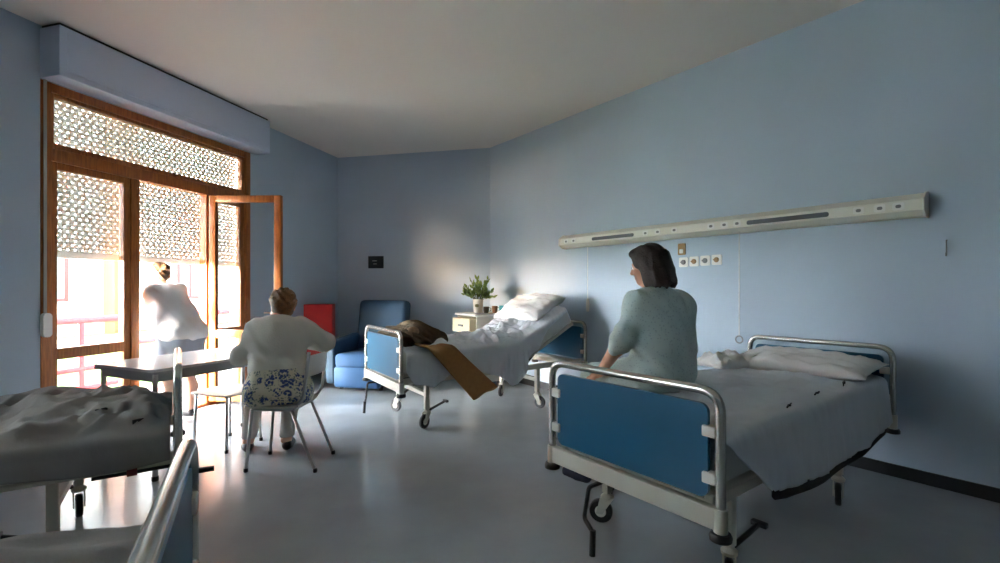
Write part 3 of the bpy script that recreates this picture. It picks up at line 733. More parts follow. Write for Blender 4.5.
o = drape('bed_sheet', m_sheet, 0.05, 2.02, bent_prof(0.53, 0.19), hemF, lambda u: 0.2, top=topF, wr=0.026, seed=4.4, wave=0.085, nu=200, nt=80)
place(o, P_FAR, A_FAR); tag(o, 'rumpled white sheet on the far bed with raised backrest', 'sheet')
pf = bent_prof(0.53, 0.19)(1.86)
pillow('pillow', 'plump white pillow propped on the raised backrest of the far bed', 0.80, 0.50, 0.20, mF @ Matrix.Translation((pf[0] + pf[2] * 0.07, 0.02, pf[1] + pf[3] * 0.075)) @ Matrix.Rotation(R(-RA), 4, 'Y') @ Matrix.Rotation(R(92), 4, 'Z'), seed=8.0, crease=0.03)
# folded brown blanket hanging over the camera side of the far bed
m_brownb = mat('brown wool blanket', srgb(156, 112, 66), 0.95, var=0.1, vscale=30, bump=0.4, bscale=200)
b = MB(); P = []
for i in range(41):
    s = i / 40 * 0.91; row = []
    for j in range(17):
        w = j / 16
        if s < 0.36: y = -0.10 - s; z = 0.755 + 0.015 * math.sin(s * 9 + w * 3)+ 0.10 * math.exp(-(((0.2 + 0.27 * w + .25*s) - 1.05) / 0.22) ** 2); k = 0.0
        else:
            q = s - 0.36; a = min(q / 0.06, PI / 2); y = -0.46 - 0.045 * math.sin(a) - 0.055 * q; z = 0.762 - 0.06 * (1 - math.cos(a)) - max(0, q - 0.094); k = q
        u = 0.165 + 0.27 * w + 0.12 * s * 0.5 + 0.84 * k - 0.10 * w * k * 0 ; zz = z + (0.16 * w * k)
        zz += 0.008 * math.sin(w * 9 + s * 4)
        row.append(Vector((u, y, zz)))
    P.append(row)
b.grid(P); o = b.build('blanket', m_brownb, None, auto=80); md = o.modifiers.new('thick', 'SOLIDIFY'); md.thickness = 0.016; md.offset = 1
place(o, P_FAR, A_FAR); tag(o, 'folded brown blanket hanging down the side of the far bed', 'blanket')
# heap of dark clothes at the foot of the far bed
m_coat = mat('dark olive coat', srgb(92, 78, 58), 0.95, var=0.35, vscale=14, bump=0.6, bscale=60)
s = SDF((-0.05, -0.5, 0.66), (0.72, 0.5, 1.06), 0.010)
s.chain([(0.10, -0.28, 0.79), (0.30, -0.12, 0.84), (0.50, -0.22, 0.80)], [0.09, 0.11, 0.08], 0.05).chain([(0.14, 0.22, 0.80), (0.34, 0.10, 0.86), (0.52, -0.05, 0.80)], [0.10, 0.10, 0.07], 0.05)
s.ell((0.30, 0.0, 0.80), (0.28, 0.34, 0.075), k=0.05).ripple(0.010, (30, 22, 38), 0.4).ripple(0.006, (60, 55, 40), 1.9)
s.plane((0, 0, 0.742), (0, 0, -1)).plane((0.035, 0, 0), (-1, 0, 0))
o = s.mesh('coat', m_coat); place(o, P_FAR, A_FAR); tag(o, 'heap of dark olive brown coat lying at the foot of the far bed', 'coat')
b = SDF((-0.05, -0.5, 0.70), (0.5, 0.0, 1.0), 0.010); b.chain([(0.10, -0.30, 0.83), (0.19, -0.25, 0.875), (0.27, -0.22, 0.90)], [0.04, 0.045, 0.02], 0.03).ripple(0.010, (60, 64, 50), 0.9)
lin = b.mesh('lining', mat('pale fur lining', srgb(150, 126, 100), 0.95, var=0.25, vscale=30, bump=0.5, bscale=90), o); plabel(lin, 'paler fur lining')

# ---- left bed linen: bunched covers
fL = Folds(21, 46, (0.05, 0.62, -0.40, 0.36), (0.016, 0.036), (0.012, 0.030), (0.1, 0.3)); fL2 = Folds(22, 70, (0.55, 2.1, -0.42, -0.12), (0.016, 0.036), (0.013, 0.032), (0.12, 0.4), (-25, 35)); fL3 = Folds(23, 10, (0.6, 2.1, -0.05, 0.4), (0.004, 0.012), (0.02, 0.05), (0.2, 0.4), (-20, 20))
def topL(u, y):
    s = fL(u, y) + fL2(u, y) + fL3(u, y)
    fold = lambda a, f, p: abs(math.sin(a * f + p))
    # big bundle near the footboard (seen at its right end) and a rolled heap along the window side
    g1 = math.exp(-(max(0, abs(u - 0.36) - 0.20) / 0.10) ** 2) * math.exp(-(max(0, abs(y + 0.02) - 0.30) / 0.10) ** 2)
    s += g1 * (0.060 + 0.035 * abs(fbm(u * 5, y * 4, 1.0, 3)) + 0.028 * math.sin(7 * y + 5 * u) + 0.022 * fold(y * 1.0 + 0.6 * u + 0.25 * math.sin(9 * u), 9, 0.5))
    g2 = math.exp(-(max(0, -y - 0.43 + 0.02) / 0.1) ** 2) * (1 / (1 + math.exp((y + 0.10 + 0.05 * math.sin(6 * u)) / 0.03))) * (1 / (1 + math.exp((0.55 - u) / 0.05)))
    s += g2 * (0.05 + 0.05 * (1 - 2 * abs(fbm(u * 4, y * 5, 6.0, 3))) + 0.03 * math.sin(4.5 * u + 1) + 0.022 * fold(u * 0.8 + y * 1.6, 11, 0.2))
    s = 0.15 * math.tanh(s / 0.15) if s > 0 else 0.3 * s
    return s * min(1.0, (0.42 - abs(y)) / 0.06 + 0.02)
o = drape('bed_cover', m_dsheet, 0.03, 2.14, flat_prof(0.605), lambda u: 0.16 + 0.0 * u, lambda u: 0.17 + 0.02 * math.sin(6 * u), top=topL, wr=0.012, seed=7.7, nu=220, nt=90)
place(o, P_LEFT, A_LEFT); tag(o, 'bunched grey covers lying on the shadowed left bed beside the table', 'bed cover')
for (u, y) in ((0.30, 0.26), (0.15, 0.37)):
    M_ = Matrix.Translation((u, y, surf_z(o, u, y) + 0.008)) @ Matrix.Rotation(R(25), 4, 'Z')
    b = MB(); b.box((-0.014, -0.010, -0.03), (0.014, 0.010, -0.002), M_, 0.004); b.box((0.012, -0.004, -0.03), (0.034, 0.004, -0.003), M_, 0.002); b.build('printed_mark', m_mark, o)
mLp = MB(); mLp.box((0.16, 0.420, 0.405), (0.20, 0.426, 0.445), None, 0.002)
rt = mLp.build('tag', mat('dark red tag', srgb(110, 26, 26), 0.5), bpy.data.objects['hospital_bed.002']); plabel(rt, 'small red tag')
# ---- corner bed linen
fC = Folds(31, 24, (0.1, 1.5, -0.42, 0.4), (0.006, 0.016), (0.02, 0.05), (0.15, 0.4))
def topC(u, y): return fC(u, y) + 0.05 * math.exp(-((u - 0.42) / 0.17) ** 2 - ((y + 0.22) / 0.16) ** 2) + 0.012 * math.sin(8 * u + 4 * y)
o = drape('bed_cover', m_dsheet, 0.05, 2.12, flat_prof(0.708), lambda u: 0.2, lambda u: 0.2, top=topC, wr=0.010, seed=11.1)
place(o, P_CORNER, A_CORNER); tag(o, 'plain grey cover on the bed in the bottom left corner', 'bed cover')
# ================================================================= furniture
# ---- dining table by the window
m_top = mat('grey white table laminate', srgb(206, 206, 208), 0.22, var=0.02)
m_edge = mat('grey table edge', srgb(150, 152, 156), 0.5)
TA = Vector((-2.92, 3.41, 0)); tu = Vector((0.4, 0.917, 0)).normalized(); tv = Vector((0.917, -0.4, 0)).normalized()
TW, TL = 0.69, 1.22; tc = TA + tu * TL / 2 + tv * TW / 2
tb_ = thing('dining_table', 'pale grey laminate table by the window with grey steel legs', 'table', (tc.x, tc.y, 0), math.atan2(tu.y, tu.x))
I4 = Matrix.Identity(4)
b = MB(); b.prism(rrect(TL, TW, 0.05), 0.732, 0.752, I4); b.build('tabletop', m_top, tb_)
b = MB(); b.prism(rrect(TL + 0.008, TW + 0.008, 0.052), 0.718, 0.7335, I4); b.build('edge_band', m_edge, tb_)
b = MB()
for lo, hi in (((-TL / 2 + 0.06, -TW / 2 + 0.04, 0.66), (TL / 2 - 0.06, -TW / 2 + 0.06, 0.719)), ((-TL / 2 + 0.06, TW / 2 - 0.06, 0.66), (TL / 2 - 0.06, TW / 2 - 0.04, 0.719)), ((-TL / 2 + 0.04, -TW / 2 + 0.06, 0.66), (-TL / 2 + 0.06, TW / 2 - 0.06, 0.719)), ((TL / 2 - 0.06, -TW / 2 + 0.06, 0.66), (TL / 2 - 0.04, TW / 2 - 0.06, 0.719))): b.box(lo, hi, None, 0.002)
b.build('apron', m_edge, tb_)
for sx in (-1, 1):
    for sy in (-1, 1):
        b = MB(); b.tube([(sx * (TL / 2 - 0.05), sy * (TW / 2 - 0.05), 0.72), (sx * (TL / 2 - 0.05), sy * (TW / 2 - 0.05), 0.012)], 0.017, 12); lg = b.build('leg', m_chrome, tb_)
        b = MB(); b.lathe([(0.019, 0.0), (0.021, 0.004), (0.021, 0.03), (0.018, 0.032)], 12, Matrix.Translation((sx * (TL / 2 - 0.05), sy * (TW / 2 - 0.05), 0))); b.build('foot_cap', m_black, lg)
# ---- steel chair, facing +y
m_seat = mat('white seat laminate', srgb(224, 220, 210), 0.35)
def steel_chair(label, loc, rz, back=True):
    t = thing('steel_chair' if back else 'steel_stool', label, 'chair' if back else 'stool', (loc[0], loc[1], 0), rz)
    b = MB(); n = 14; P = []; Q = []
    for i in range(n + 1):
        r1 = []; r2 = []
        for j in range(n + 1):
            u = -1 + 2 * i / n; v = -1 + 2 * j / n; x = 0.20 * u * math.sqrt(1 - 0.12 * v * v); y = 0.20 * v * math.sqrt(1 - 0.12 * u * u)
            z = 0.452 + (0.010 * (u * u + v * v) - 0.012 * max(0, v) ** 3 if back else 0); r1.append(Vector((x, y, z))); r2.append(Vector((x, y, z - 0.014)))
        P.append(r1); Q.append(r2[::-1])
    b.grid(P); b.grid(Q)
    ring = [(i, 0) for i in range(n)] + [(n, j) for j in range(n)] + [(n - i, n) for i in range(n)] + [(0, n - j) for j in range(n)]
    vs = []; fs = []
    for (i, j) in ring: vs += [P[i][j], P[i][j] - Vector((0, 0, 0.014))]
    m_ = len(ring)
    for k in range(m_): a = 2 * k; c = 2 * ((k + 1) % m_); fs.append((a, c, c + 1, a + 1))
    b.add(vs, fs); b.build('seat', m_seat, t)
    b = MB(); rr = fillet([(-0.17, -0.15, 0.434), (-0.17, 0.16, 0.434), (0.17, 0.16, 0.434), (0.17, -0.15, 0.434)], 0.04); b.tube(rr, 0.010, 8); b.tube([(-0.17, -0.15, 0.434), (0.17, -0.15, 0.434)], 0.010, 8); b.build('seat_frame', m_chrome, t)
    for sx in (-1, 1):
        b = MB(); b.tube([(sx * 0.165, 0.15, 0.434), (sx * 0.178, 0.185 if back else 0.165, 0.012)], 0.0115, 10); lg = b.build('leg', m_chrome, t); cp = MB(); cp.lathe([(0.013, 0), (0.015, 0.003), (0.015, 0.025), (0.012, 0.027)], 10, Matrix.Translation((sx * 0.178, 0.186 if back else 0.165, 0))); cp.build('foot_cap', m_black, lg)
        if back:
            pts = fillet([(sx * 0.172, -0.255, 0.84), (sx * 0.178, -0.215, 0.50), (sx * 0.172, -0.13, 0.44), (sx * 0.172, 0.0, 0.434)], 0.07); b = MB(); b.tube(pts, 0.0115, 10); b.build('upright', m_chrome, t)
        b = MB(); b.tube([(sx * 0.168, -0.13 if back else -0.15, 0.434), (sx * 0.182, -0.30 if back else -0.165, 0.012)], 0.0115, 10); lg = b.build('leg', m_chrome, t); cp = MB(); cp.lathe([(0.013, 0), (0.015, 0.003), (0.015, 0.025), (0.012, 0.027)], 10, Matrix.Translation((sx * 0.182, -0.302 if back else -0.165, 0))); cp.build('foot_cap', m_black, lg)
    if back:
        b = MB(); P = []; Q = []
        for i in range(13):
            u = -1 + i / 6; r1 = []; r2 = []
            for j in range(7):
                z = 0.665 + 0.15 * j / 6; y = -0.236 - (z - 0.665) * 0.11 - 0.028 * (1 - u * u); r1.append(Vector((0.165 * u, y + 0.006, z))); r2.append(Vector((0.165 * u, y - 0.006, z)))
            P.append(r1); Q.append(r2)
        b.grid([p + q[::-1] + [p[0]] for p, q in zip(P, Q)])
        b.add(P[0] + Q[0], [(j, j + 1, 7 + j + 1, 7 + j) for j in range(6)]); b.add(P[-1] + Q[-1], [(j, j + 1, 7 + j + 1, 7 + j) for j in range(6)])
        b.build('backrest', m_seat, t)
    return t
steel_chair('white chair with steel tube frame under the woman seated at the table', (-1.60, 3.53), R(90))
steel_chair('white topped low stool with steel legs tucked halfway under the table', (-2.25, 3.95), R(-21), False)

# ---- blue armchair
m_abl = mat('blue upholstery', srgb(32, 66, 94), 0.8, var=0.06, vscale=5, bump=0.15, bscale=60)
m_abl_lit = mat('window lit blue upholstery', srgb(52, 92, 134), 0.8, var=0.06, vscale=5, bump=0.15, bscale=60)  # lighter blue carries the window light on seat and footrest
ac = thing('armchair', 'blue upholstered recliner armchair against the far wall behind the far bed', 'armchair', (-1.70, 6.36, 0), R(167.3)); ac.scale = (1.09, 1.05, 1.0)
def cushion(nm, lo, hi, m, bev=0.05, parent=ac, M=None):
    b = MB(); b.box(lo, hi, M, bev); return b.build(nm, m, parent, auto=60)
cushion('base', (-0.29, -0.36, 0.06), (0.29, 0.33, 0.30), m_abl, 0.02)
cushion('seat_cushion', (-0.275, -0.20, 0.28), (0.275, 0.42, 0.46), m_abl_lit, 0.05)
cushion('footrest', (-0.285, 0.33, 0.035), (0.285, 0.42, 0.30), m_abl_lit, 0.035)
for sx in (-1, 1):
    b = MB(); Mx_ = Matrix(((0, 0, 1, 0), (1, 0, 0, 0), (0, 1, 0, 0), (0, 0, 0, 1)))
    pr = [(-0.38, 0.07), (0.38, 0.07), (0.405, 0.30), (0.405, 0.55), (0.37, 0.605), (0.28, 0.62), (-0.20, 0.66), (-0.36, 0.66), (-0.40, 0.60)]
    bm = bmesh.new(); w0, w1 = (0.285, 0.405) if sx > 0 else (-0.405, -0.285)
    A = [bm.verts.new((w0, y, z)) for y, z in pr]; B_ = [bm.verts.new((w1, y, z)) for y, z in pr]; n = len(pr)
    bm.faces.new(A); bm.faces.new(B_[::-1])
    for i in range(n): bm.faces.new([A[i], B_[i], B_[(i + 1) % n], A[(i + 1) % n]])
    bmesh.ops.recalc_face_normals(bm, faces=bm.faces[:]); bmesh.ops.bevel(bm, geom=bm.edges[:], offset=0.03, segments=3, profile=0.5, affect='EDGES', clamp_overlap=True)
    b.bm(bm); b.build('arm', m_abl, ac, auto=60)
Mt = Matrix.Translation((0, -0.26, 0.42)) @ Matrix.Rotation(R(-9) * -1, 4, 'X')
b = MB(); b.box((-0.33, -0.10, -0.05), (0.33, 0.10, 0.70), Mt, 0.06); b.build('backrest', m_abl, ac, auto=60)
for sx in (-1, 1):
    for sy in (-1, 1):
        b = MB(); b.lathe([(0.022, 0), (0.025, 0.004), (0.03, 0.07), (0.02, 0.072)], 12, Matrix.Translation((sx * 0.25, sy * 0.29, 0))); b.build('foot', m_black, ac)

# ---- red cabinet
m_redc = mat('red lacquer', srgb(190, 24, 26), 0.4, var=0.03)
rc = thing('red_cabinet', 'plain red cabinet in the far corner left of the blue armchair', 'cabinet', (-2.55, 6.80, 0), R(190))
b = MB(); b.box((-0.19, -0.03, 0.20), (0.19, 0.22, 1.06), None, 0.006); b.build('body', m_redc, rc)
b = MB(); b.box((-0.185, 0.222, 0.215), (0.185, 0.238, 1.05), None, 0.004); d = b.build('door', m_redc, rc)
b = MB(); b.tube(fillet([(0.14, 0.237, 0.60), (0.14, 0.265, 0.60), (0.14, 0.265, 0.70), (0.14, 0.237, 0.70)], 0.01), 0.005, 8); b.build('handle', m_chrome, d)
for sx in (-1, 1):
    for sy in (-1, 1):
        b = MB(); b.box((sx * 0.165 - 0.016, 0.095 + sy * 0.09 - 0.016, 0), (sx * 0.165 + 0.016, 0.095 + sy * 0.09 + 0.016, 0.202), None, 0.003); b.build('leg', m_black, rc)

# ---- bedside cabinet (local x = towards the bed-head wall, y = away from the bed)
m_csh = mat('white melamine', srgb(226, 222, 212), 0.35)
m_drw = mat('cream drawer', srgb(222, 208, 172), 0.45)
cab = thing('bedside_cabinet', 'white bedside cabinet on wheels beside the head of the far bed', 'cabinet', (-0.27, 6.35, 0), R(34))
b = MB(); b.box((-0.20, -0.25, 0.075), (0.20, 0.25, 0.62), None, 0.006); b.build('body', m_csh, cab)
b = MB(); b.box((-0.215, -0.235, 0.10), (-0.20, 0.235, 0.60), None, 0.004); d = b.build('door', m_csh, cab)
b = MB(); b.box((-0.228, -0.21, 0.36), (-0.213, -0.19, 0.48), None, 0.004); b.build('handle', m_grey, d)
b = MB()
for lo, hi in (((0.18, -0.25, 0.615), (0.20, 0.25, 0.925)), ((-0.20, -0.25, 0.615), (0.18, -0.235, 0.925)), ((-0.20, 0.235, 0.615), (0.18, 0.25, 0.925))): b.box(lo, hi, None, 0.002)
b.build('upper_frame', m_csh, cab)
b = MB(); b.box((-0.235, -0.265, 0.925), (0.235, 0.265, 0.955), None, 0.010); b.build('top', m_csh, cab)
b = MB(); b.box((-0.29, -0.225, 0.715), (0.12, 0.225, 0.895), None, 0.006); d = b.build('drawer', m_drw, cab); plabel(d, 'cream drawer slightly pulled out')
b = MB(); b.box((-0.302, -0.06, 0.79), (-0.288, 0.06, 0.815), None, 0.004); b.build('handle', m_grey, d)
for sx in (-1, 1):
    for sy in (-1, 1):
        b = MB(); Mw = Matrix.Translation((sx * 0.16, sy * 0.21, 0.032)) @ Matrix.Rotation(R(90), 4, 'X'); b.lathe([(0.01, -0.013), (0.028, -0.013), (0.032, -0.008), (0.032, 0.008), (0.028, 0.013), (0.01, 0.013)], 16, Mw)
        b.box((sx * 0.16 - 0.014, sy * 0.21 - 0.018, 0.05), (sx * 0.16 + 0.014, sy * 0.21 + 0.018, 0.105), None, 0.003); b.build('wheel', m_black, cab)
Mc = Matrix.Translation((-0.27, 6.35, 0.955)) @ Matrix.Rotation(R(34), 4, 'Z')
# plant in a cream pot
pc = Mc @ Vector((0.01, 0.06, 0))
pl = thing('potted_plant', 'leafy green plant in a cream pot on the bedside cabinet', 'plant', pc); pl.scale = (1.0, 1.0, 1.15)
b = MB(); b.lathe([(0.055, 0.0), (0.06, 0.004), (0.068, 0.14), (0.072, 0.145), (0.072, 0.16), (0.064, 0.16), (0.06, 0.13), (0.02, 0.128)], 24); pot = b.build('pot', mat('cream ceramic', srgb(224, 212, 188), 0.4), pl)
b = MB(); b.prism(rrect(0.05, 0.035, 0.012), 0.0, 0.004, Matrix.Rotation(R(-100), 4, 'Z') @ Matrix.Translation((0.0655, 0, 0.085)) @ Matrix.Rotation(R(90), 4, 'Y') @ Matrix.Rotation(R(90), 4, 'Z')); b.build('emblem', mat('olive emblem', srgb(130, 120, 70), 0.5), pot)
m_leaf = mat('green leaf', srgb(112, 134, 66), 0.5, var=0.25, vscale=20); m_stem = mat('plant stem', srgb(90, 96, 50), 0.6)
rnd = random.Random(5); fb = MB(); sb_ = MB()
for i in range(26):
    a = rnd.uniform(0, 2 * PI); el = rnd.uniform(0.25, 1.45); L = rnd.uniform(0.16, 0.27) * (1.0 if el > 0.5 else 0.9)
    d0 = Vector((math.cos(a) * math.cos(el), math.sin(a) * math.cos(el), math.sin(el)))
    pts = [Vector((0.02 * math.cos(a), 0.02 * math.sin(a), 0.13)) + d0 * L * q + Vector((0, 0, -0.05 * q * q * (1.3 - el * .7))) + Vector((0, 0, 0.05 * q)) for q in (0, .35, .7, 1.0)]
    sb_.tube(pts, 0.003, 5)
    for k in range(9):
        q = 0.35 + 0.65 * k / 8; i0 = min(2, int(q / 0.34)); base = pts[0].lerp(pts[-1], q) if False else pts[i0].lerp(pts[min(3, i0 + 1)], min(1, (q - (0, .35, .7)[i0]) / .35))
        ld = (d0 + Vector((rnd.uniform(-1, 1), rnd.uniform(-1, 1), rnd.uniform(-.5, .7))) * 0.8).normalized(); ll = rnd.uniform(0.05, 0.085); lw = ll * 0.24
        sd = ld.cross(Vector((rnd.uniform(-1, 1), rnd.uniform(-1, 1), 1))).normalized(); nn = ld.cross(sd)
        vs = [base, base + ld * ll * .35 + sd * lw + nn * .004, base + ld * ll * .7 + sd * lw * .8, base + ld * ll - nn * 0.006, base + ld * ll * .7 - sd * lw * .8, base + ld * ll * .35 - sd * lw + nn * .004, base + ld * ll * .5 - nn * 0.006]
        fb.add(vs, [(0, 1, 6), (1, 2, 6), (2, 3, 6), (3, 4, 6), (4, 5, 6), (5, 0, 6)])
fo = fb.build('foliage', m_leaf, pl, auto=80); fo['kind'] = 'stuff'; sb_.build('stems', m_stem, pl)
def cup(label, x, y, m, h=0.085, r=0.038, handle=True):
    t = thing('cup', label, 'cup', Mc @ Vector((x, y, 0)))
    b = MB(); b.lathe([(r * .75, 0.0), (r * .8, 0.002), (r, h * .6), (r, h), (r * .9, h), (r * .88, h * .5), (r * .6, 0.008)], 20); b.build('body', m, t)
    if handle: b = MB(); b.tube(fillet([(r * .95, 0, h * .8), (r + .025, 0, h * .8), (r + .025, 0, h * .3), (r * .92, 0, h * .3)], 0.015), 0.004, 6); b.build('handle', m, t)
cup('dark brown cup next to the plant pot on the cabinet', 0.06, -0.065, mat('dark brown glaze', srgb(62, 46, 34), 0.3))
cup('lighter brown cup between the dark cup and teal beaker on the cabinet', 0.13, -0.165, mat('brown glaze', srgb(118, 80, 52), 0.3), 0.095)
cup('teal plastic beaker at the bed side edge of the cabinet top', 0.195, -0.235, mat('teal plastic', srgb(50, 140, 150), 0.35), 0.10, 0.036, False)
# ================================================================= people
m_skin = mat('skin', srgb(206, 152, 124), 0.55, var=0.05, vscale=9)
m_skin2 = mat('pale skin', srgb(222, 176, 150), 0.55, var=0.05, vscale=9)
def nv(v): v = np.array(v, float); return v / np.linalg.norm(v)
def flower_mat(name, base, petal, leaf):
    m = bpy.data.materials.new(name); m.use_nodes = True; nt = m.node_tree; b = nt.nodes['Principled BSDF']; b.inputs['Roughness'].default_value = 0.85
    tc = nt.nodes.new('ShaderNodeTexCoord')
    def thr(scale, lo, hi, off, rand=1.0):
        mp = nt.nodes.new('ShaderNodeMapping'); mp.inputs['Location'].default_value = (off, off * .7, off * 1.3); nt.links.new(tc.outputs['Object'], mp.inputs['Vector'])
        v = nt.nodes.new('ShaderNodeTexVoronoi'); v.inputs['Scale'].default_value = scale; v.inputs['Randomness'].default_value = rand; nt.links.new(mp.outputs['Vector'], v.inputs['Vector'])
        r = nt.nodes.new('ShaderNodeMapRange'); r.inputs['From Min'].default_value = lo; r.inputs['From Max'].default_value = hi; r.inputs['To Min'].default_value = 1; r.inputs['To Max'].default_value = 0; nt.links.new(v.outputs['Distance'], r.inputs['Value']); return r.outputs['Result']
    def mul(a, c):
        q = nt.nodes.new('ShaderNodeMath'); q.operation = 'MULTIPLY'; nt.links.new(a, q.inputs[0]); nt.links.new(c, q.inputs[1]); return q.outputs[0]
    def mixc(f, a, c):
        q = nt.nodes.new('ShaderNodeMix'); q.data_type = 'RGBA'; nt.links.new(f, q.inputs[0]); q.inputs[7].default_value = c
        if isinstance(a, tuple): q.inputs[6].default_value = a
        else: nt.links.new(a, q.inputs[6])
        return q.outputs[2]
    fl = mul(thr(15, 0.46, 0.56, 0.0), thr(52, 0.48, 0.60, 0.3)); lf = mul(thr(17, 0.50, 0.60, 2.1), thr(70, 0.36, 0.5, 1.0))
    nt.links.new(mixc(fl, mixc(lf, base, leaf), petal), b.inputs['Base Color']); return m
class Pose:
    def __init__(s, f): s.f = nv((f[0], f[1], 0)); s.r = np.array((s.f[1], -s.f[0], 0)); s.B = np.array([s.r, s.f, (0, 0, 1.0)])
    def W(s, a, b, z): return a * s.r + b * s.f + np.array((0, 0, z))
def tilt_basis(f, pitch, roll=0.0):
    """rows right, forward, up of a head looking along f and nodding by pitch (radians, down positive)"""
    f = nv((f[0], f[1], 0)); r = np.array((f[1], -f[0], 0)); u = np.array((0, 0, 1.0))
    f2 = f * math.cos(pitch) - u * math.sin(pitch); u2 = u * math.cos(pitch) + f * math.sin(pitch)
    r2 = r * math.cos(roll) - u2 * math.sin(roll); u3 = u2 * math.cos(roll) + r * math.sin(roll)
    return np.array([r2, f2, u3])
def head(S, c, B, s=1.0):
    """skull, jaw, brow, eye hollows, nose, lips, chin, ears around the head centre c"""
    c = np.array(c, float); P = lambda x, y, z: c + s * (x * B[0] + y * B[1] + z * B[2])
    S.ell(P(0, -0.012, 0.028), np.array((0.074, 0.093, 0.088)) * s, B, 0.02)
    S.ell(P(0, 0.028, -0.035), np.array((0.058, 0.060, 0.078)) * s, B, 0.03)
    S.ell(P(0, 0.062, -0.088), np.array((0.026, 0.022, 0.020)) * s, B, 0.02)
    S.cone(P(-0.035, 0.078, 0.020), P(0.035, 0.078, 0.020), 0.010 * s, 0.010 * s, 0.015)
    for x in (-1, 1):
        S.ell(P(x * 0.031, 0.094, 0.002), np.array((0.017, 0.014, 0.011)) * s, B, 0.010, cut=True)
        S.ell(P(x * 0.031, 0.077, 0.002), np.array((0.013, 0.012, 0.011)) * s, B, 0.004)
        S.ell(P(x * 0.042, 0.060, -0.035), np.array((0.022, 0.022, 0.020)) * s, B, 0.02)
        S.ell(P(x * 0.076, -0.004, -0.008), np.array((0.009, 0.020, 0.032)) * s, B, 0.006)
    S.cone(P(0, 0.086, 0.012), P(0, 0.108, -0.028), 0.008 * s, 0.013 * s, 0.010)
    for x in (-1, 1): S.ell(P(x * 0.011, 0.096, -0.031), np.array((0.009, 0.010, 0.008)) * s, B, 0.006)
    S.cone(P(-0.018, 0.083, -0.057), P(0.018, 0.083, -0.057), 0.007 * s, 0.007 * s, 0.006)
    S.cone(P(-0.014, 0.082, -0.068), P(0.014, 0.082, -0.068), 0.0075 * s, 0.0075 * s, 0.005)
    return P
def eyes(P, parent, mw, mi):
    for x in (-1, 1):
        q = P(x * 0.031, 0.079, 0.002); d = P(x * 0.031, 0.0875, 0.002)
        b = MB(); b.lathe([(0.001, -0.012), (0.008, -0.009), (0.0118, 0), (0.008, 0.009), (0.001, 0.012)], 12, Matrix.Translation(Vector(q))); e = b.build('eye', mw, parent)
        b = MB(); b.lathe([(0.001, -0.006), (0.004, -0.004), (0.0058, 0), (0.004, 0.004), (0.001, 0.006)], 10, Matrix.Translation(Vector(d))); b.build('iris', mi, e)
m_eye = mat('eye white', srgb(232, 228, 222), 0.25); m_iris = mat('brown iris', srgb(60, 40, 26), 0.25)
def hand(S, w, d, n, thumb, curl=0.5, s=1.0):
    """w wrist, d direction of the fingers, n back of the hand, thumb +1/-1 side along n x d"""
    w = np.array(w, float); d = nv(d); n = np.array(n, float); n = nv(n - d * (n @ d)); t = np.cross(n, d) * thumb
    Pm = lambda a, b, c: w + s * (a * d + b * t + c * n)
    S.cone(Pm(0, 0, 0), Pm(0.05, 0.012, 0), 0.022 * s, 0.020 * s, 0.015); S.cone(Pm(0.0, 0, 0), Pm(0.055, -0.014, 0), 0.022 * s, 0.018 * s, 0.015)
    for i, (b0, L) in enumerate(((0.030, 0.066), (0.011, 0.074), (-0.009, 0.068), (-0.027, 0.052))):
        a0 = 0.082 - (0.004, 0, 0.003, 0.010)[i]; spread = (0.12, 0.03, -0.05, -0.14)[i]
        p0 = np.array((a0 - 0.03, b0 * 0.8, 0.0)); p1 = np.array((a0, b0, 0.002)); ang = 0.25 * curl; pts = [p0, p1]; rr = [0.011, 0.0105]
        for q, f in enumerate((0.45, 0.31, 0.24)):
            ang += curl * (0.35, 0.65, 0.5)[q]; stp = L * f * np.array((math.cos(ang), spread * math.cos(ang), -math.sin(ang))); pts.append(pts[-1] + stp); rr.append((0.0098, 0.0088, 0.0075)[q])
        S.chain([Pm(*p) for p in pts], [r * s for r in rr], 0.004)
    S.chain([Pm(0.018, 0.018, -0.004), Pm(0.045, 0.042, -0.012), Pm(0.072, 0.052, -0.018), Pm(0.092, 0.053, -0.022)], [0.014 * s, 0.0125 * s, 0.0105 * s, 0.008 * s], 0.006)
def shoe(nm, m, parent, p, f, L=0.245, w=0.046, hgt=0.055, top=True):
    """p heel point on the floor (local), f direction"""
    f = nv((f[0], f[1], 0)); r = np.array((f[1], -f[0], 0)); B = np.array([r, f, (0, 0, 1.0)]); p = np.array(p, float)
    lo = p - 0.12 + np.minimum(0, f * L) * np.array((1, 1, 0)); hi = p + 0.12 + np.maximum(0, f * L) * np.array((1, 1, 0)); lo[2] = p[2] - 0.02; hi[2] = p[2] + 0.16
    S = SDF(lo, hi, 0.006); q = lambda a, b, z: p + a * r + b * f + np.array((0, 0, z))
    S.cone(q(0, 0.04, 0.035), q(0, 0.10, 0.035), 0.036, 0.038, 0.02).cone(q(0, 0.10, 0.032), q(0.006, L - 0.05, 0.022), 0.040, w * 0.95, 0.03)
    S.cone(q(0, 0.045, 0.05), q(0, 0.05, 0.075), 0.036, 0.032, 0.01)
    S.plane(q(0, 0, 0.003), (0, 0, -1)); return S.mesh(nm, m, parent)

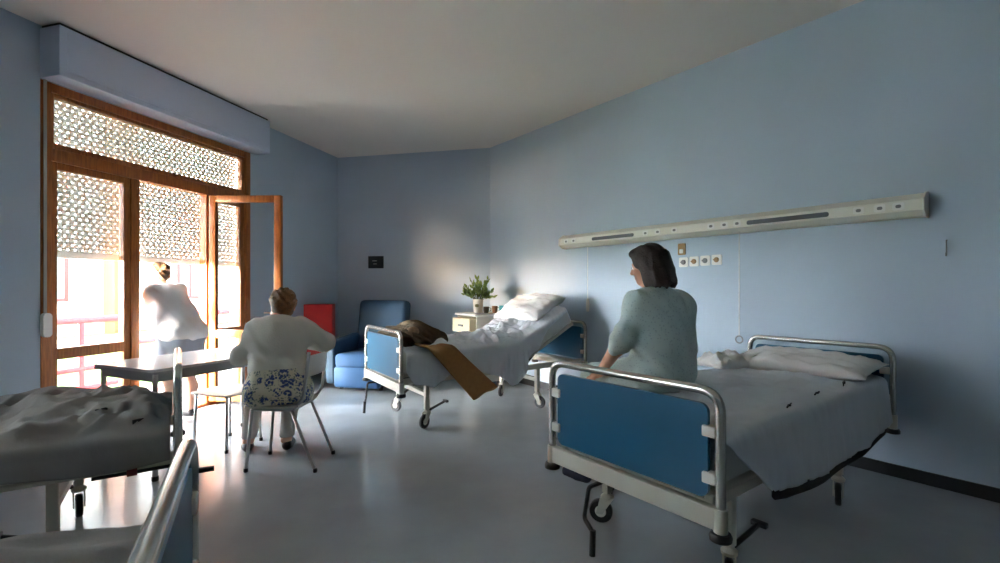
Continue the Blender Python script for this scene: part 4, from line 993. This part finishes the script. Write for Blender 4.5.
def make_seated():
    """the woman at the table, seen from behind"""
    root = Vector((-1.62, 3.50, 0)); ps = Pose((-0.40, 0.917)); W = ps.W; B = ps.B
    t = thing('person', 'seated person seen from behind at the table, white cardigan, blue flowered blouse', 'person', root)
    hb = tilt_basis((-0.42, 0.91), 0.22); hc = W(0.025, 0.12, 1.150)
    le, lw = W(-0.265, 0.13, 0.79), W(-0.29, 0.335, 0.785); re, rw = W(0.315, 0.01, 0.88), W(0.17, 0.20, 0.86)
    ls, rs = W(-0.145, 0.045, 0.970), W(0.150, 0.045, 0.975)
    hipl, hipr = W(-0.095, 0.0, 0.555), W(0.095, 0.0, 0.555); kl, kr = W(-0.17, 0.37, 0.53), W(0.10, 0.36, 0.53); al, ar = W(-0.23, 0.40, 0.085), W(0.045, 0.33, 0.085)
    def core(S, o=0.0, k=0.05):
        S.ell(W(0, -0.01, 0.565), (0.205 + o, 0.155 + o, 0.11 + o), B, k); S.ell(W(0, 0.02, 0.70), (0.185 + o, 0.145 + o, 0.16 + o), B, k)
        S.ell(W(0, 0.025, 0.88), (0.185 + o, 0.125 + o, 0.165 + o), B, k); S.cone(ls, rs, 0.068 + o, 0.068 + o, k); S.ell(W(0, -0.005, 0.93), (0.15 + o, 0.11 + o, 0.11 + o), B, k)
        S.cone(W(0, 0.03, 0.985), W(0, 0.08, 1.085), 0.095 + o * .5, 0.056 + o * .3, 0.07); return S
    def arms(S, o=0.0):
        S.chain([ls, le, lw], [0.058 + o, 0.046 + o, 0.03 + o * .7], 0.03); S.chain([rs, re, rw], [0.060 + o, 0.049 + o, 0.03 + o * .7], 0.03); return S
    def legs(S, o=0.0):
        S.chain([hipl, kl, al], [0.088 + o, 0.062 + o, 0.040 + o], 0.03); S.chain([hipr, kr, ar], [0.088 + o, 0.062 + o, 0.040 + o], 0.03); return S
    S = SDF((-0.62, -0.35, -0.01), (0.62, 0.62, 1.34), 0.0075); core(S); arms(S); legs(S); S.cone(W(0, 0.07, 1.08), W(0, 0.10, 1.14), 0.05, 0.052, 0.03)
    P = head(S, hc, hb); hand(S, lw + W(0, 0.02, 0.0), W(-0.15, 1, 0.0), W(0, 0.05, 1), +1, 0.25); hand(S, rw + W(-0.01, 0.015, 0), W(-0.6, 0.7, -0.2), W(0.3, 0.2, 1), -1, 0.7)
    for a, k in ((al, -1), (ar, 1)): S.cone(a, a + W(0.01 * k, 0.10, -0.045), 0.038, 0.03, 0.02)
    body = S.mesh('body', m_skin2, t); eyes(P, body, m_eye, m_iris)
    # trousers
    S = SDF((-0.62, -0.30, 0.02), (0.62, 0.62, 0.75), 0.009); legs(S, 0.014); S.ell(W(0, -0.01, 0.565), (0.213, 0.163, 0.118), B, 0.04); S.ripple(0.0025, (40, 36, 30), 0.3); S.plane((0, 0, 0.105), (0, 0, -1)); S.plane((0, 0, 0.66), (0, 0, 1)); S.mesh('trousers', mat('pale grey trousers', srgb(206, 200, 194), 0.9, bump=0.1), t)
    # flowered blouse tail over the seat
    m_flow = flower_mat('cream cloth with blue flowers', srgb(222, 214, 196), srgb(64, 82, 140), srgb(136, 146, 136))
    S = SDF((-0.45, -0.35, 0.40), (0.45, 0.40, 0.82), 0.008); S.ell(W(0, -0.01, 0.575), (0.232, 0.182, 0.155), B, 0.05); S.ell(W(0, 0.01, 0.70), (0.200, 0.160, 0.18), B, 0.05); S.cone(W(-0.12, -0.06, 0.52), W(0.12, -0.06, 0.52), 0.115, 0.115, 0.05)
    S.ripple(0.004, (26, 24, 12), 1.0); S.plane((0, 0, 0.468), (0, 0, -1)); S.plane(W(0, 0.17, 0.5), W(0, 1, -0.2)); S.plane((0, 0, 0.72), (0, 0, 1)); S.mesh('blouse', m_flow, t)
    # cardigan
    m_card = mat('off white knit cardigan', srgb(212, 208, 198), 0.95, bump=0.35, bscale=110, var=0.03)
    S = SDF((-0.66, -0.35, 0.55), (0.66, 0.55, 1.12), 0.008); core(S, 0.022); S.chain([ls, le, le + (lw - le) * 0.93], [0.070, 0.058, 0.044], 0.06); S.chain([rs, re, re + (rw - re) * 0.9], [0.074, 0.062, 0.046], 0.06)
    S.ripple(0.0055, (22, 26, 30), 0.8); S.ripple(0.0032, (44, 38, 26), 2.2)
    S.plane((0, 0, 0.635), (0, 0, -1)); S.plane(W(0, 0.06, 1.085), W(0, 0.25, 1)); S.mesh('cardigan', m_card, t)
    # short tousled hair
    m_hair = mat('ginger brown hair', srgb(112, 76, 40), 0.6, var=0.4, vscale=40, bump=0.8, bscale=120)
    S = SDF(hc - 0.17, hc + 0.17, 0.006); S.ell(P(0, -0.018, 0.04), (0.090, 0.105, 0.094), hb, 0.02); S.ell(P(0, -0.06, -0.01), (0.078, 0.06, 0.085), hb, 0.03)
    for i in range(60):
        rr = random.Random(i * 3 + 1); a = rr.uniform(0, 2 * PI); el = rr.uniform(-0.35, 1.5); q = P(0.086 * math.cos(a) * math.cos(el), -0.018 + 0.10 * math.sin(a) * math.cos(el), 0.04 + 0.092 * math.sin(el))
        S.ell(q, (0.015, 0.017, 0.013), hb, 0.010)
    S.ripple(0.003, (90, 80, 70), 0.5, warp=1.0)
    S.plane(P(0, 0.055, 0.045), hb[1] * 0.9 - hb[2] * 0.55)
    S.mesh('hair', m_hair, t, 1)
    m_sh = mat('black shoe leather', srgb(34, 30, 30), 0.45)
    for a, k in ((al, -1), (ar, 1)): p = a - W(0, 0.055, 0); p[2] = 0; shoe('shoe', m_sh, t, p, W(0.1 * k, 1, 0), 0.235)
    return t

def make_bed_woman():
    root = Vector((0.925, 2.76, 0)); ps = Pose((-0.46, 0.888)); W = ps.W; B = ps.B; zb = 0.0
    t = thing('person', 'dark haired person in pale green gown sitting on the bed edge, seen from behind', 'person', root)
    hb = tilt_basis((-0.80, 0.60), 0.16); hc = W(-0.005, 0.085, 1.425)
    ls, rs = W(-0.125, 0.035, 1.195), W(0.155, 0.035, 1.19); le, lw = W(-0.265, 0.055, 0.965), W(-0.285, 0.18, 0.805); re, rw = W(0.235, 0.03, 0.955), W(0.19, 0.22, 0.825)
    hipl, hipr = W(-0.10, 0.0, 0.795), W(0.10, 0.0, 0.795); kl, kr = W(-0.15, 0.43, 0.735), W(0.07, 0.43, 0.735); al, ar = W(-0.20, 0.43, 0.22), W(0.03, 0.44, 0.22)
    def core(S, o=0.0, k=0.05):
        S.ell(W(0, -0.01, 0.815), (0.185 + o, 0.145 + o, 0.105 + o), B, k); S.ell(W(0, -0.005, 0.95), (0.155 + o, 0.12 + o, 0.15 + o), B, k)
        S.ell(W(0, 0.01, 1.12), (0.170 + o, 0.115 + o, 0.155 + o), B, k); S.cone(ls, rs, 0.060 + o, 0.060 + o, k); S.cone(W(0, 0.025, 1.215), W(0, 0.055, 1.315), 0.090 + o * .4, 0.050, 0.07); return S
    def arms(S, o=0.0):
        S.chain([ls, le, lw], [0.052 + o, 0.042 + o, 0.027 + o], 0.03); S.chain([rs, re, rw], [0.052 + o, 0.042 + o, 0.027 + o], 0.03); return S
    def legs(S, o=0.0):
        S.chain([hipl, kl, W(-0.175, 0.425, 0.5), al], [0.082 + o, 0.058 + o, 0.055 + o, 0.036 + o], 0.03); S.chain([hipr, kr, W(0.05, 0.43, 0.5), ar], [0.082 + o, 0.058 + o, 0.055 + o, 0.036 + o], 0.03); return S
    S = SDF((-0.70, -0.35, 0.0), (0.55, 0.75, 1.62), 0.0075); core(S); arms(S); legs(S); P = head(S, hc, hb); S.cone(W(0, 0.06, 1.31), hc - hb[2] * 0.05, 0.048, 0.05, 0.03)
    hand(S, lw + W(0, 0.015, -0.01), W(0.05, 0.9, -0.45), W(-0.2, 0.5, 0.85), +1, 0.45); hand(S, rw + W(0, 0.015, -0.01), W(-0.1, 0.9, -0.4), W(0.1, 0.45, 0.9), -1, 0.45)
    fl, fr = W(-0.23, 0.60, 0.09), W(0.0, 0.61, 0.09)
    for a, f in ((al, fl), (ar, fr)): S.cone(a, f, 0.036, 0.028, 0.03); S.cone(a, a + (a - f) * np.array((0.35, 0.35, 0)) + np.array((0, 0, -0.06)), 0.036, 0.03, 0.02)
    body = S.mesh('body', m_skin, t); eyes(P, body, m_eye, m_iris)
    m_gown = spot_mat('pale green printed gown', srgb(190, 206, 204), srgb(166, 184, 186), 62.0, 0.28)
    S = SDF((-0.62, -0.35, 0.66), (0.52, 0.60, 1.36), 0.0075); core(S, 0.020); S.cone(ls, le, 0.074, 0.058, 0.06); S.cone(rs, re, 0.080, 0.070, 0.07); S.cone(le, le + (lw - le) * 0.10, 0.058, 0.052, 0.02); S.cone(re, re + (rw - re) * 0.45, 0.066, 0.060, 0.03); S.cone(W(0.14, 0.0, 1.15), W(0.15, 0.0, 0.86), 0.09, 0.10, 0.08)
    S.chain([hipl, kl], [0.105, 0.085], 0.05); S.chain([hipr, kr], [0.105, 0.085], 0.05)
    S.ripple(0.0058, (20, 22, 16), 0.2); S.ripple(0.0035, (42, 36, 30), 1.4)
    S.plane(W(0, 0.05, 1.292), W(0, 0.25, 1)); S.plane(W(0, 0.47, 0.7), W(0, 1, 0)); S.mesh('gown', m_gown, t)
    m_hair = mat('dark brown hair', srgb(40, 25, 19), 0.62, var=0.3, vscale=30, bump=0.5, bscale=90)
    S = SDF(hc - 0.22, hc + 0.20, 0.006)
    S.ell(P(0, -0.016, 0.038), (0.092, 0.108, 0.096), hb, 0.02)
    S.ell(P(0, -0.055, -0.045), (0.098, 0.078, 0.115), hb, 0.04); S.ell(P(0.062, -0.02, -0.06), (0.038, 0.06, 0.10), hb, 0.03); S.ell(P(-0.064, -0.03, -0.06), (0.036, 0.05, 0.10), hb, 0.03)
    S.ell(P(0, -0.055, -0.100), (0.090, 0.066, 0.055), hb, 0.04)
    for i in range(26):
        a = -PI * 0.05 - PI * 0.9 * i / 25; x = 0.100 * math.cos(a); y = -0.05 + 0.082 * math.sin(a)
        S.chain([P(x * .86, y * .9, 0.06), P(x, y, -0.04), P(x * 1.02, y - 0.002, -0.105 - 0.010 * (i % 3)), P(x * 1.0, y + 0.006, -0.130 - 0.007 * (i % 4))], [0.010, 0.012, 0.011, 0.005], 0.012)
    S.ell(P(0, 0.078, 0.085), (0.05, 0.03, 0.03), hb, 0.03)
    S.ell(P(0, 0.125, -0.03), (0.062, 0.075, 0.105), hb, 0.015, cut=True)
    S.ripple(0.0035, (70, 60, 18), 0.5, warp=1.0)
    S.mesh('hair', m_hair, t, 1)
    m_sl = mat('navy slipper', srgb(26, 32, 58), 0.8)
    for a, f, k in ((al, fl, -1), (ar, fr, 1)): p = a - W(0, 0.05, 0); p[2] = 0.055 if k < 0 else 0.03; shoe('slipper', m_sl, t, p, f - a, 0.25)
    return t

def make_window_woman():
    root = Vector((-3.17, 4.72, 0)); ps = Pose((-0.966, 0.26)); W = ps.W; B = ps.B
    t = thing('person', 'person in white robe and grey skirt leaning out at the open french window', 'person', root)
    bt = tilt_basis(ps.f, 0.42); hb = tilt_basis(ps.f, 0.25); hc = W(0, 0.27, 1.42)
    ls, rs = W(-0.14, 0.19, 1.25), W(0.14, 0.19, 1.25); le, lw = W(-0.15, 0.29, 0.99), W(-0.02, 0.36, 1.08); re, rw = W(0.16, 0.28, 0.99), W(0.03, 0.36, 1.12)
    hipl, hipr = W(-0.10, -0.02, 0.84), W(0.10, -0.02, 0.84); kl, kr = W(-0.11, 0.03, 0.45), W(0.11, 0.03, 0.45); al, ar = W(-0.11, -0.02, 0.075), W(0.11, -0.01, 0.075)
    def core(S, o=0.0, k=0.06):
        S.ell(W(0, -0.02, 0.87), (0.195 + o, 0.170 + o, 0.145 + o), B, k); S.ell(W(0, 0.05, 1.0), (0.180 + o, 0.165 + o, 0.16 + o), bt, k); S.ell(W(0, 0.13, 1.14), (0.165 + o, 0.140 + o, 0.155 + o), bt, k)
        S.cone(ls, rs, 0.065 + o, 0.065 + o, k); S.cone(W(0, 0.20, 1.25), W(0, 0.26, 1.335), 0.065 + o * .3, 0.05, 0.04); return S
    def arms(S, o=0.0):
        S.chain([ls, le, lw], [0.058 + o, 0.046 + o, 0.028 + o], 0.03); S.chain([rs, re, rw], [0.058 + o, 0.046 + o, 0.028 + o], 0.03); return S
    def legs(S, o=0.0):
        S.chain([hipl, kl, W(-0.11, -0.03, 0.30), al], [0.095 + o, 0.058 + o, 0.055 + o, 0.036 + o], 0.03); S.chain([hipr, kr, W(0.11, -0.03, 0.30), ar], [0.095 + o, 0.058 + o, 0.055 + o, 0.036 + o], 0.03); return S
    S = SDF((-0.75, -0.40, 0.0), (0.36, 0.55, 1.60), 0.008); core(S); arms(S); legs(S); P = head(S, hc, hb); S.cone(W(0, 0.25, 1.32), hc - hb[2] * 0.04, 0.05, 0.05, 0.03)
    hand(S, lw + W(0.01, 0.01, 0), W(0.8, 0.5, 0), W(0, 0.1, 1), +1, 0.4); hand(S, rw + W(-0.01, 0.01, 0), W(-0.8, 0.5, 0), W(0, 0.1, 1), -1, 0.4)
    for a in (al, ar): S.cone(a, a + W(0, 0.11, -0.04), 0.036, 0.028, 0.02)
    body = S.mesh('body', m_skin2, t); eyes(P, body, m_eye, m_iris)
    S = SDF((-0.45, -0.45, 0.40), (0.40, 0.45, 0.92), 0.010); S.ell(W(0, -0.03, 0.84), (0.215, 0.20, 0.16), B, 0.05); S.cone(W(0, -0.02, 0.80), W(0, 0.0, 0.44), 0.20, 0.215, 0.05); S.ripple(0.005, (26, 26, 6), 0.5); S.plane((0, 0, 0.455), (0, 0, -1)); S.plane((0, 0, 0.88), (0, 0, 1)); S.mesh('skirt', mat('blue grey skirt', srgb(150, 158, 170), 0.9, bump=0.1), t)
    S = SDF((-0.75, -0.45, 0.68), (0.40, 0.58, 1.34), 0.009); core(S, 0.026); S.ell(W(0, -0.06, 0.85), (0.215, 0.190, 0.13), B, 0.05); S.chain([ls, le, lw - (lw - le) * 0.1], [0.078, 0.07, 0.055], 0.04); S.chain([rs, re, rw - (rw - re) * 0.1], [0.078, 0.07, 0.055], 0.04)
    S.ripple(0.0028, (22, 24, 26), 1.1); S.ripple(0.0016, (40, 44, 34), 0.1); S.plane((0, 0, 0.775), (0, 0, -1)); S.plane(W(0, 0.24, 1.305), W(0, 0.45, 1)); S.mesh('robe', mat('white towelling robe', srgb(238, 236, 236), 0.95, bump=0.25, bscale=120), t)
    m_hair = mat('grey brown hair', srgb(96, 74, 52), 0.6, var=0.3, vscale=30, bump=0.6, bscale=100)
    S = SDF(hc - 0.20, hc + 0.18, 0.006); S.ell(P(0, -0.018, 0.036), (0.086, 0.102, 0.092), hb, 0.02); S.ell(P(0, -0.11, 0.045), (0.045, 0.042, 0.042), hb, 0.015); S.ell(P(0, -0.06, -0.02), (0.066, 0.05, 0.06), hb, 0.03)
    S.ripple(0.002, (110, 90, 80), 0.5, warp=1.0); S.plane(P(0, 0.05, 0.04), hb[1] * 0.9 - hb[2] * 0.5); S.mesh('hair', m_hair, t, 1)
    m_sl = mat('black slipper', srgb(30, 28, 30), 0.7)
    for a in (al, ar): p = a - W(0, 0.055, 0); p[2] = 0; shoe('slipper', m_sl, t, p, W(0, 1, 0), 0.235)
    return t
make_seated(); make_bed_woman(); make_window_woman()
# ================================================================= light, sky, camera
sc = bpy.context.scene
w = bpy.data.worlds.new('daylight sky'); sc.world = w; w.use_nodes = True
nt = w.node_tree; bg = nt.nodes['Background']
# hazy evening sky: brightest round the low sun, dimmer and bluer away from it
tc = nt.nodes.new('ShaderNodeTexCoord'); dt = nt.nodes.new('ShaderNodeVectorMath'); dt.operation = 'DOT_PRODUCT'; dt.inputs[1].default_value = Vector((-0.74, -0.67, 0.05)).normalized()
nt.links.new(tc.outputs['Generated'], dt.inputs[0])
mr = nt.nodes.new('ShaderNodeMapRange'); mr.inputs['From Min'].default_value = 0.25; mr.inputs['From Max'].default_value = 1.0; nt.links.new(dt.outputs['Value'], mr.inputs['Value'])
pw = nt.nodes.new('ShaderNodeMath'); pw.operation = 'POWER'; pw.inputs[1].default_value = 1.6; nt.links.new(mr.outputs['Result'], pw.inputs[0])
cr = nt.nodes.new('ShaderNodeMix'); cr.data_type = 'RGBA'; cr.inputs[6].default_value = (0.80, 0.90, 1.0, 1); cr.inputs[7].default_value = (0.96, 0.96, 0.96, 1); nt.links.new(pw.outputs[0], cr.inputs[0])
ma = nt.nodes.new('ShaderNodeMath'); ma.operation = 'MULTIPLY_ADD'; ma.inputs[1].default_value = 62.0; ma.inputs[2].default_value = 5.5; nt.links.new(pw.outputs[0], ma.inputs[0])
nt.links.new(cr.outputs[2], bg.inputs['Color']); nt.links.new(ma.outputs[0], bg.inputs['Strength'])
for nm, d, e in (('low_sun', (0.70, 0.71, 0.022), 26.0), ('added_reflection_sun', (0.90, 0.43, 0.022), 5.0)):  # second sun is added for a reflected glow, widening the wall patch
    sl = bpy.data.lights.new(nm, 'SUN'); sl.energy = e; sl.color = (1.0, 0.62, 0.32); sl.angle = R(13.0)
    so = bpy.data.objects.new(nm, sl); C.objects.link(so); so.location = (-14 * d[0], -14 * d[1], 2)
    so.rotation_euler = Vector(d).to_track_quat('-Z', 'Y').to_euler()
cam = bpy.data.cameras.new('camera'); cam.sensor_fit = 'HORIZONTAL'; cam.sensor_width = 36; cam.lens = 36 * 477 / 1000
cam.shift_y = 0.0055; cam.clip_start = 0.02; cam.clip_end = 200
co = bpy.data.objects.new('camera', cam); C.objects.link(co); co.location = (0, 0, 1.30); co.rotation_euler = (PI / 2, 0, 0); sc.camera = co
vs_ = sc.view_settings; sc.display_settings.display_device = 'sRGB'; vs_.view_transform = 'Standard'; vs_.look = 'None'; vs_.exposure = 1.7; vs_.gamma = 1.0; vs_.use_curve_mapping = False
sc.cycles.use_denoising = True; sc.cycles.max_bounces = 14; sc.cycles.diffuse_bounces = 8; sc.cycles.transparent_max_bounces = 16; sc.cycles.caustics_reflective = False; sc.cycles.caustics_refractive = False
sc.cycles.sample_clamp_indirect = 8.0
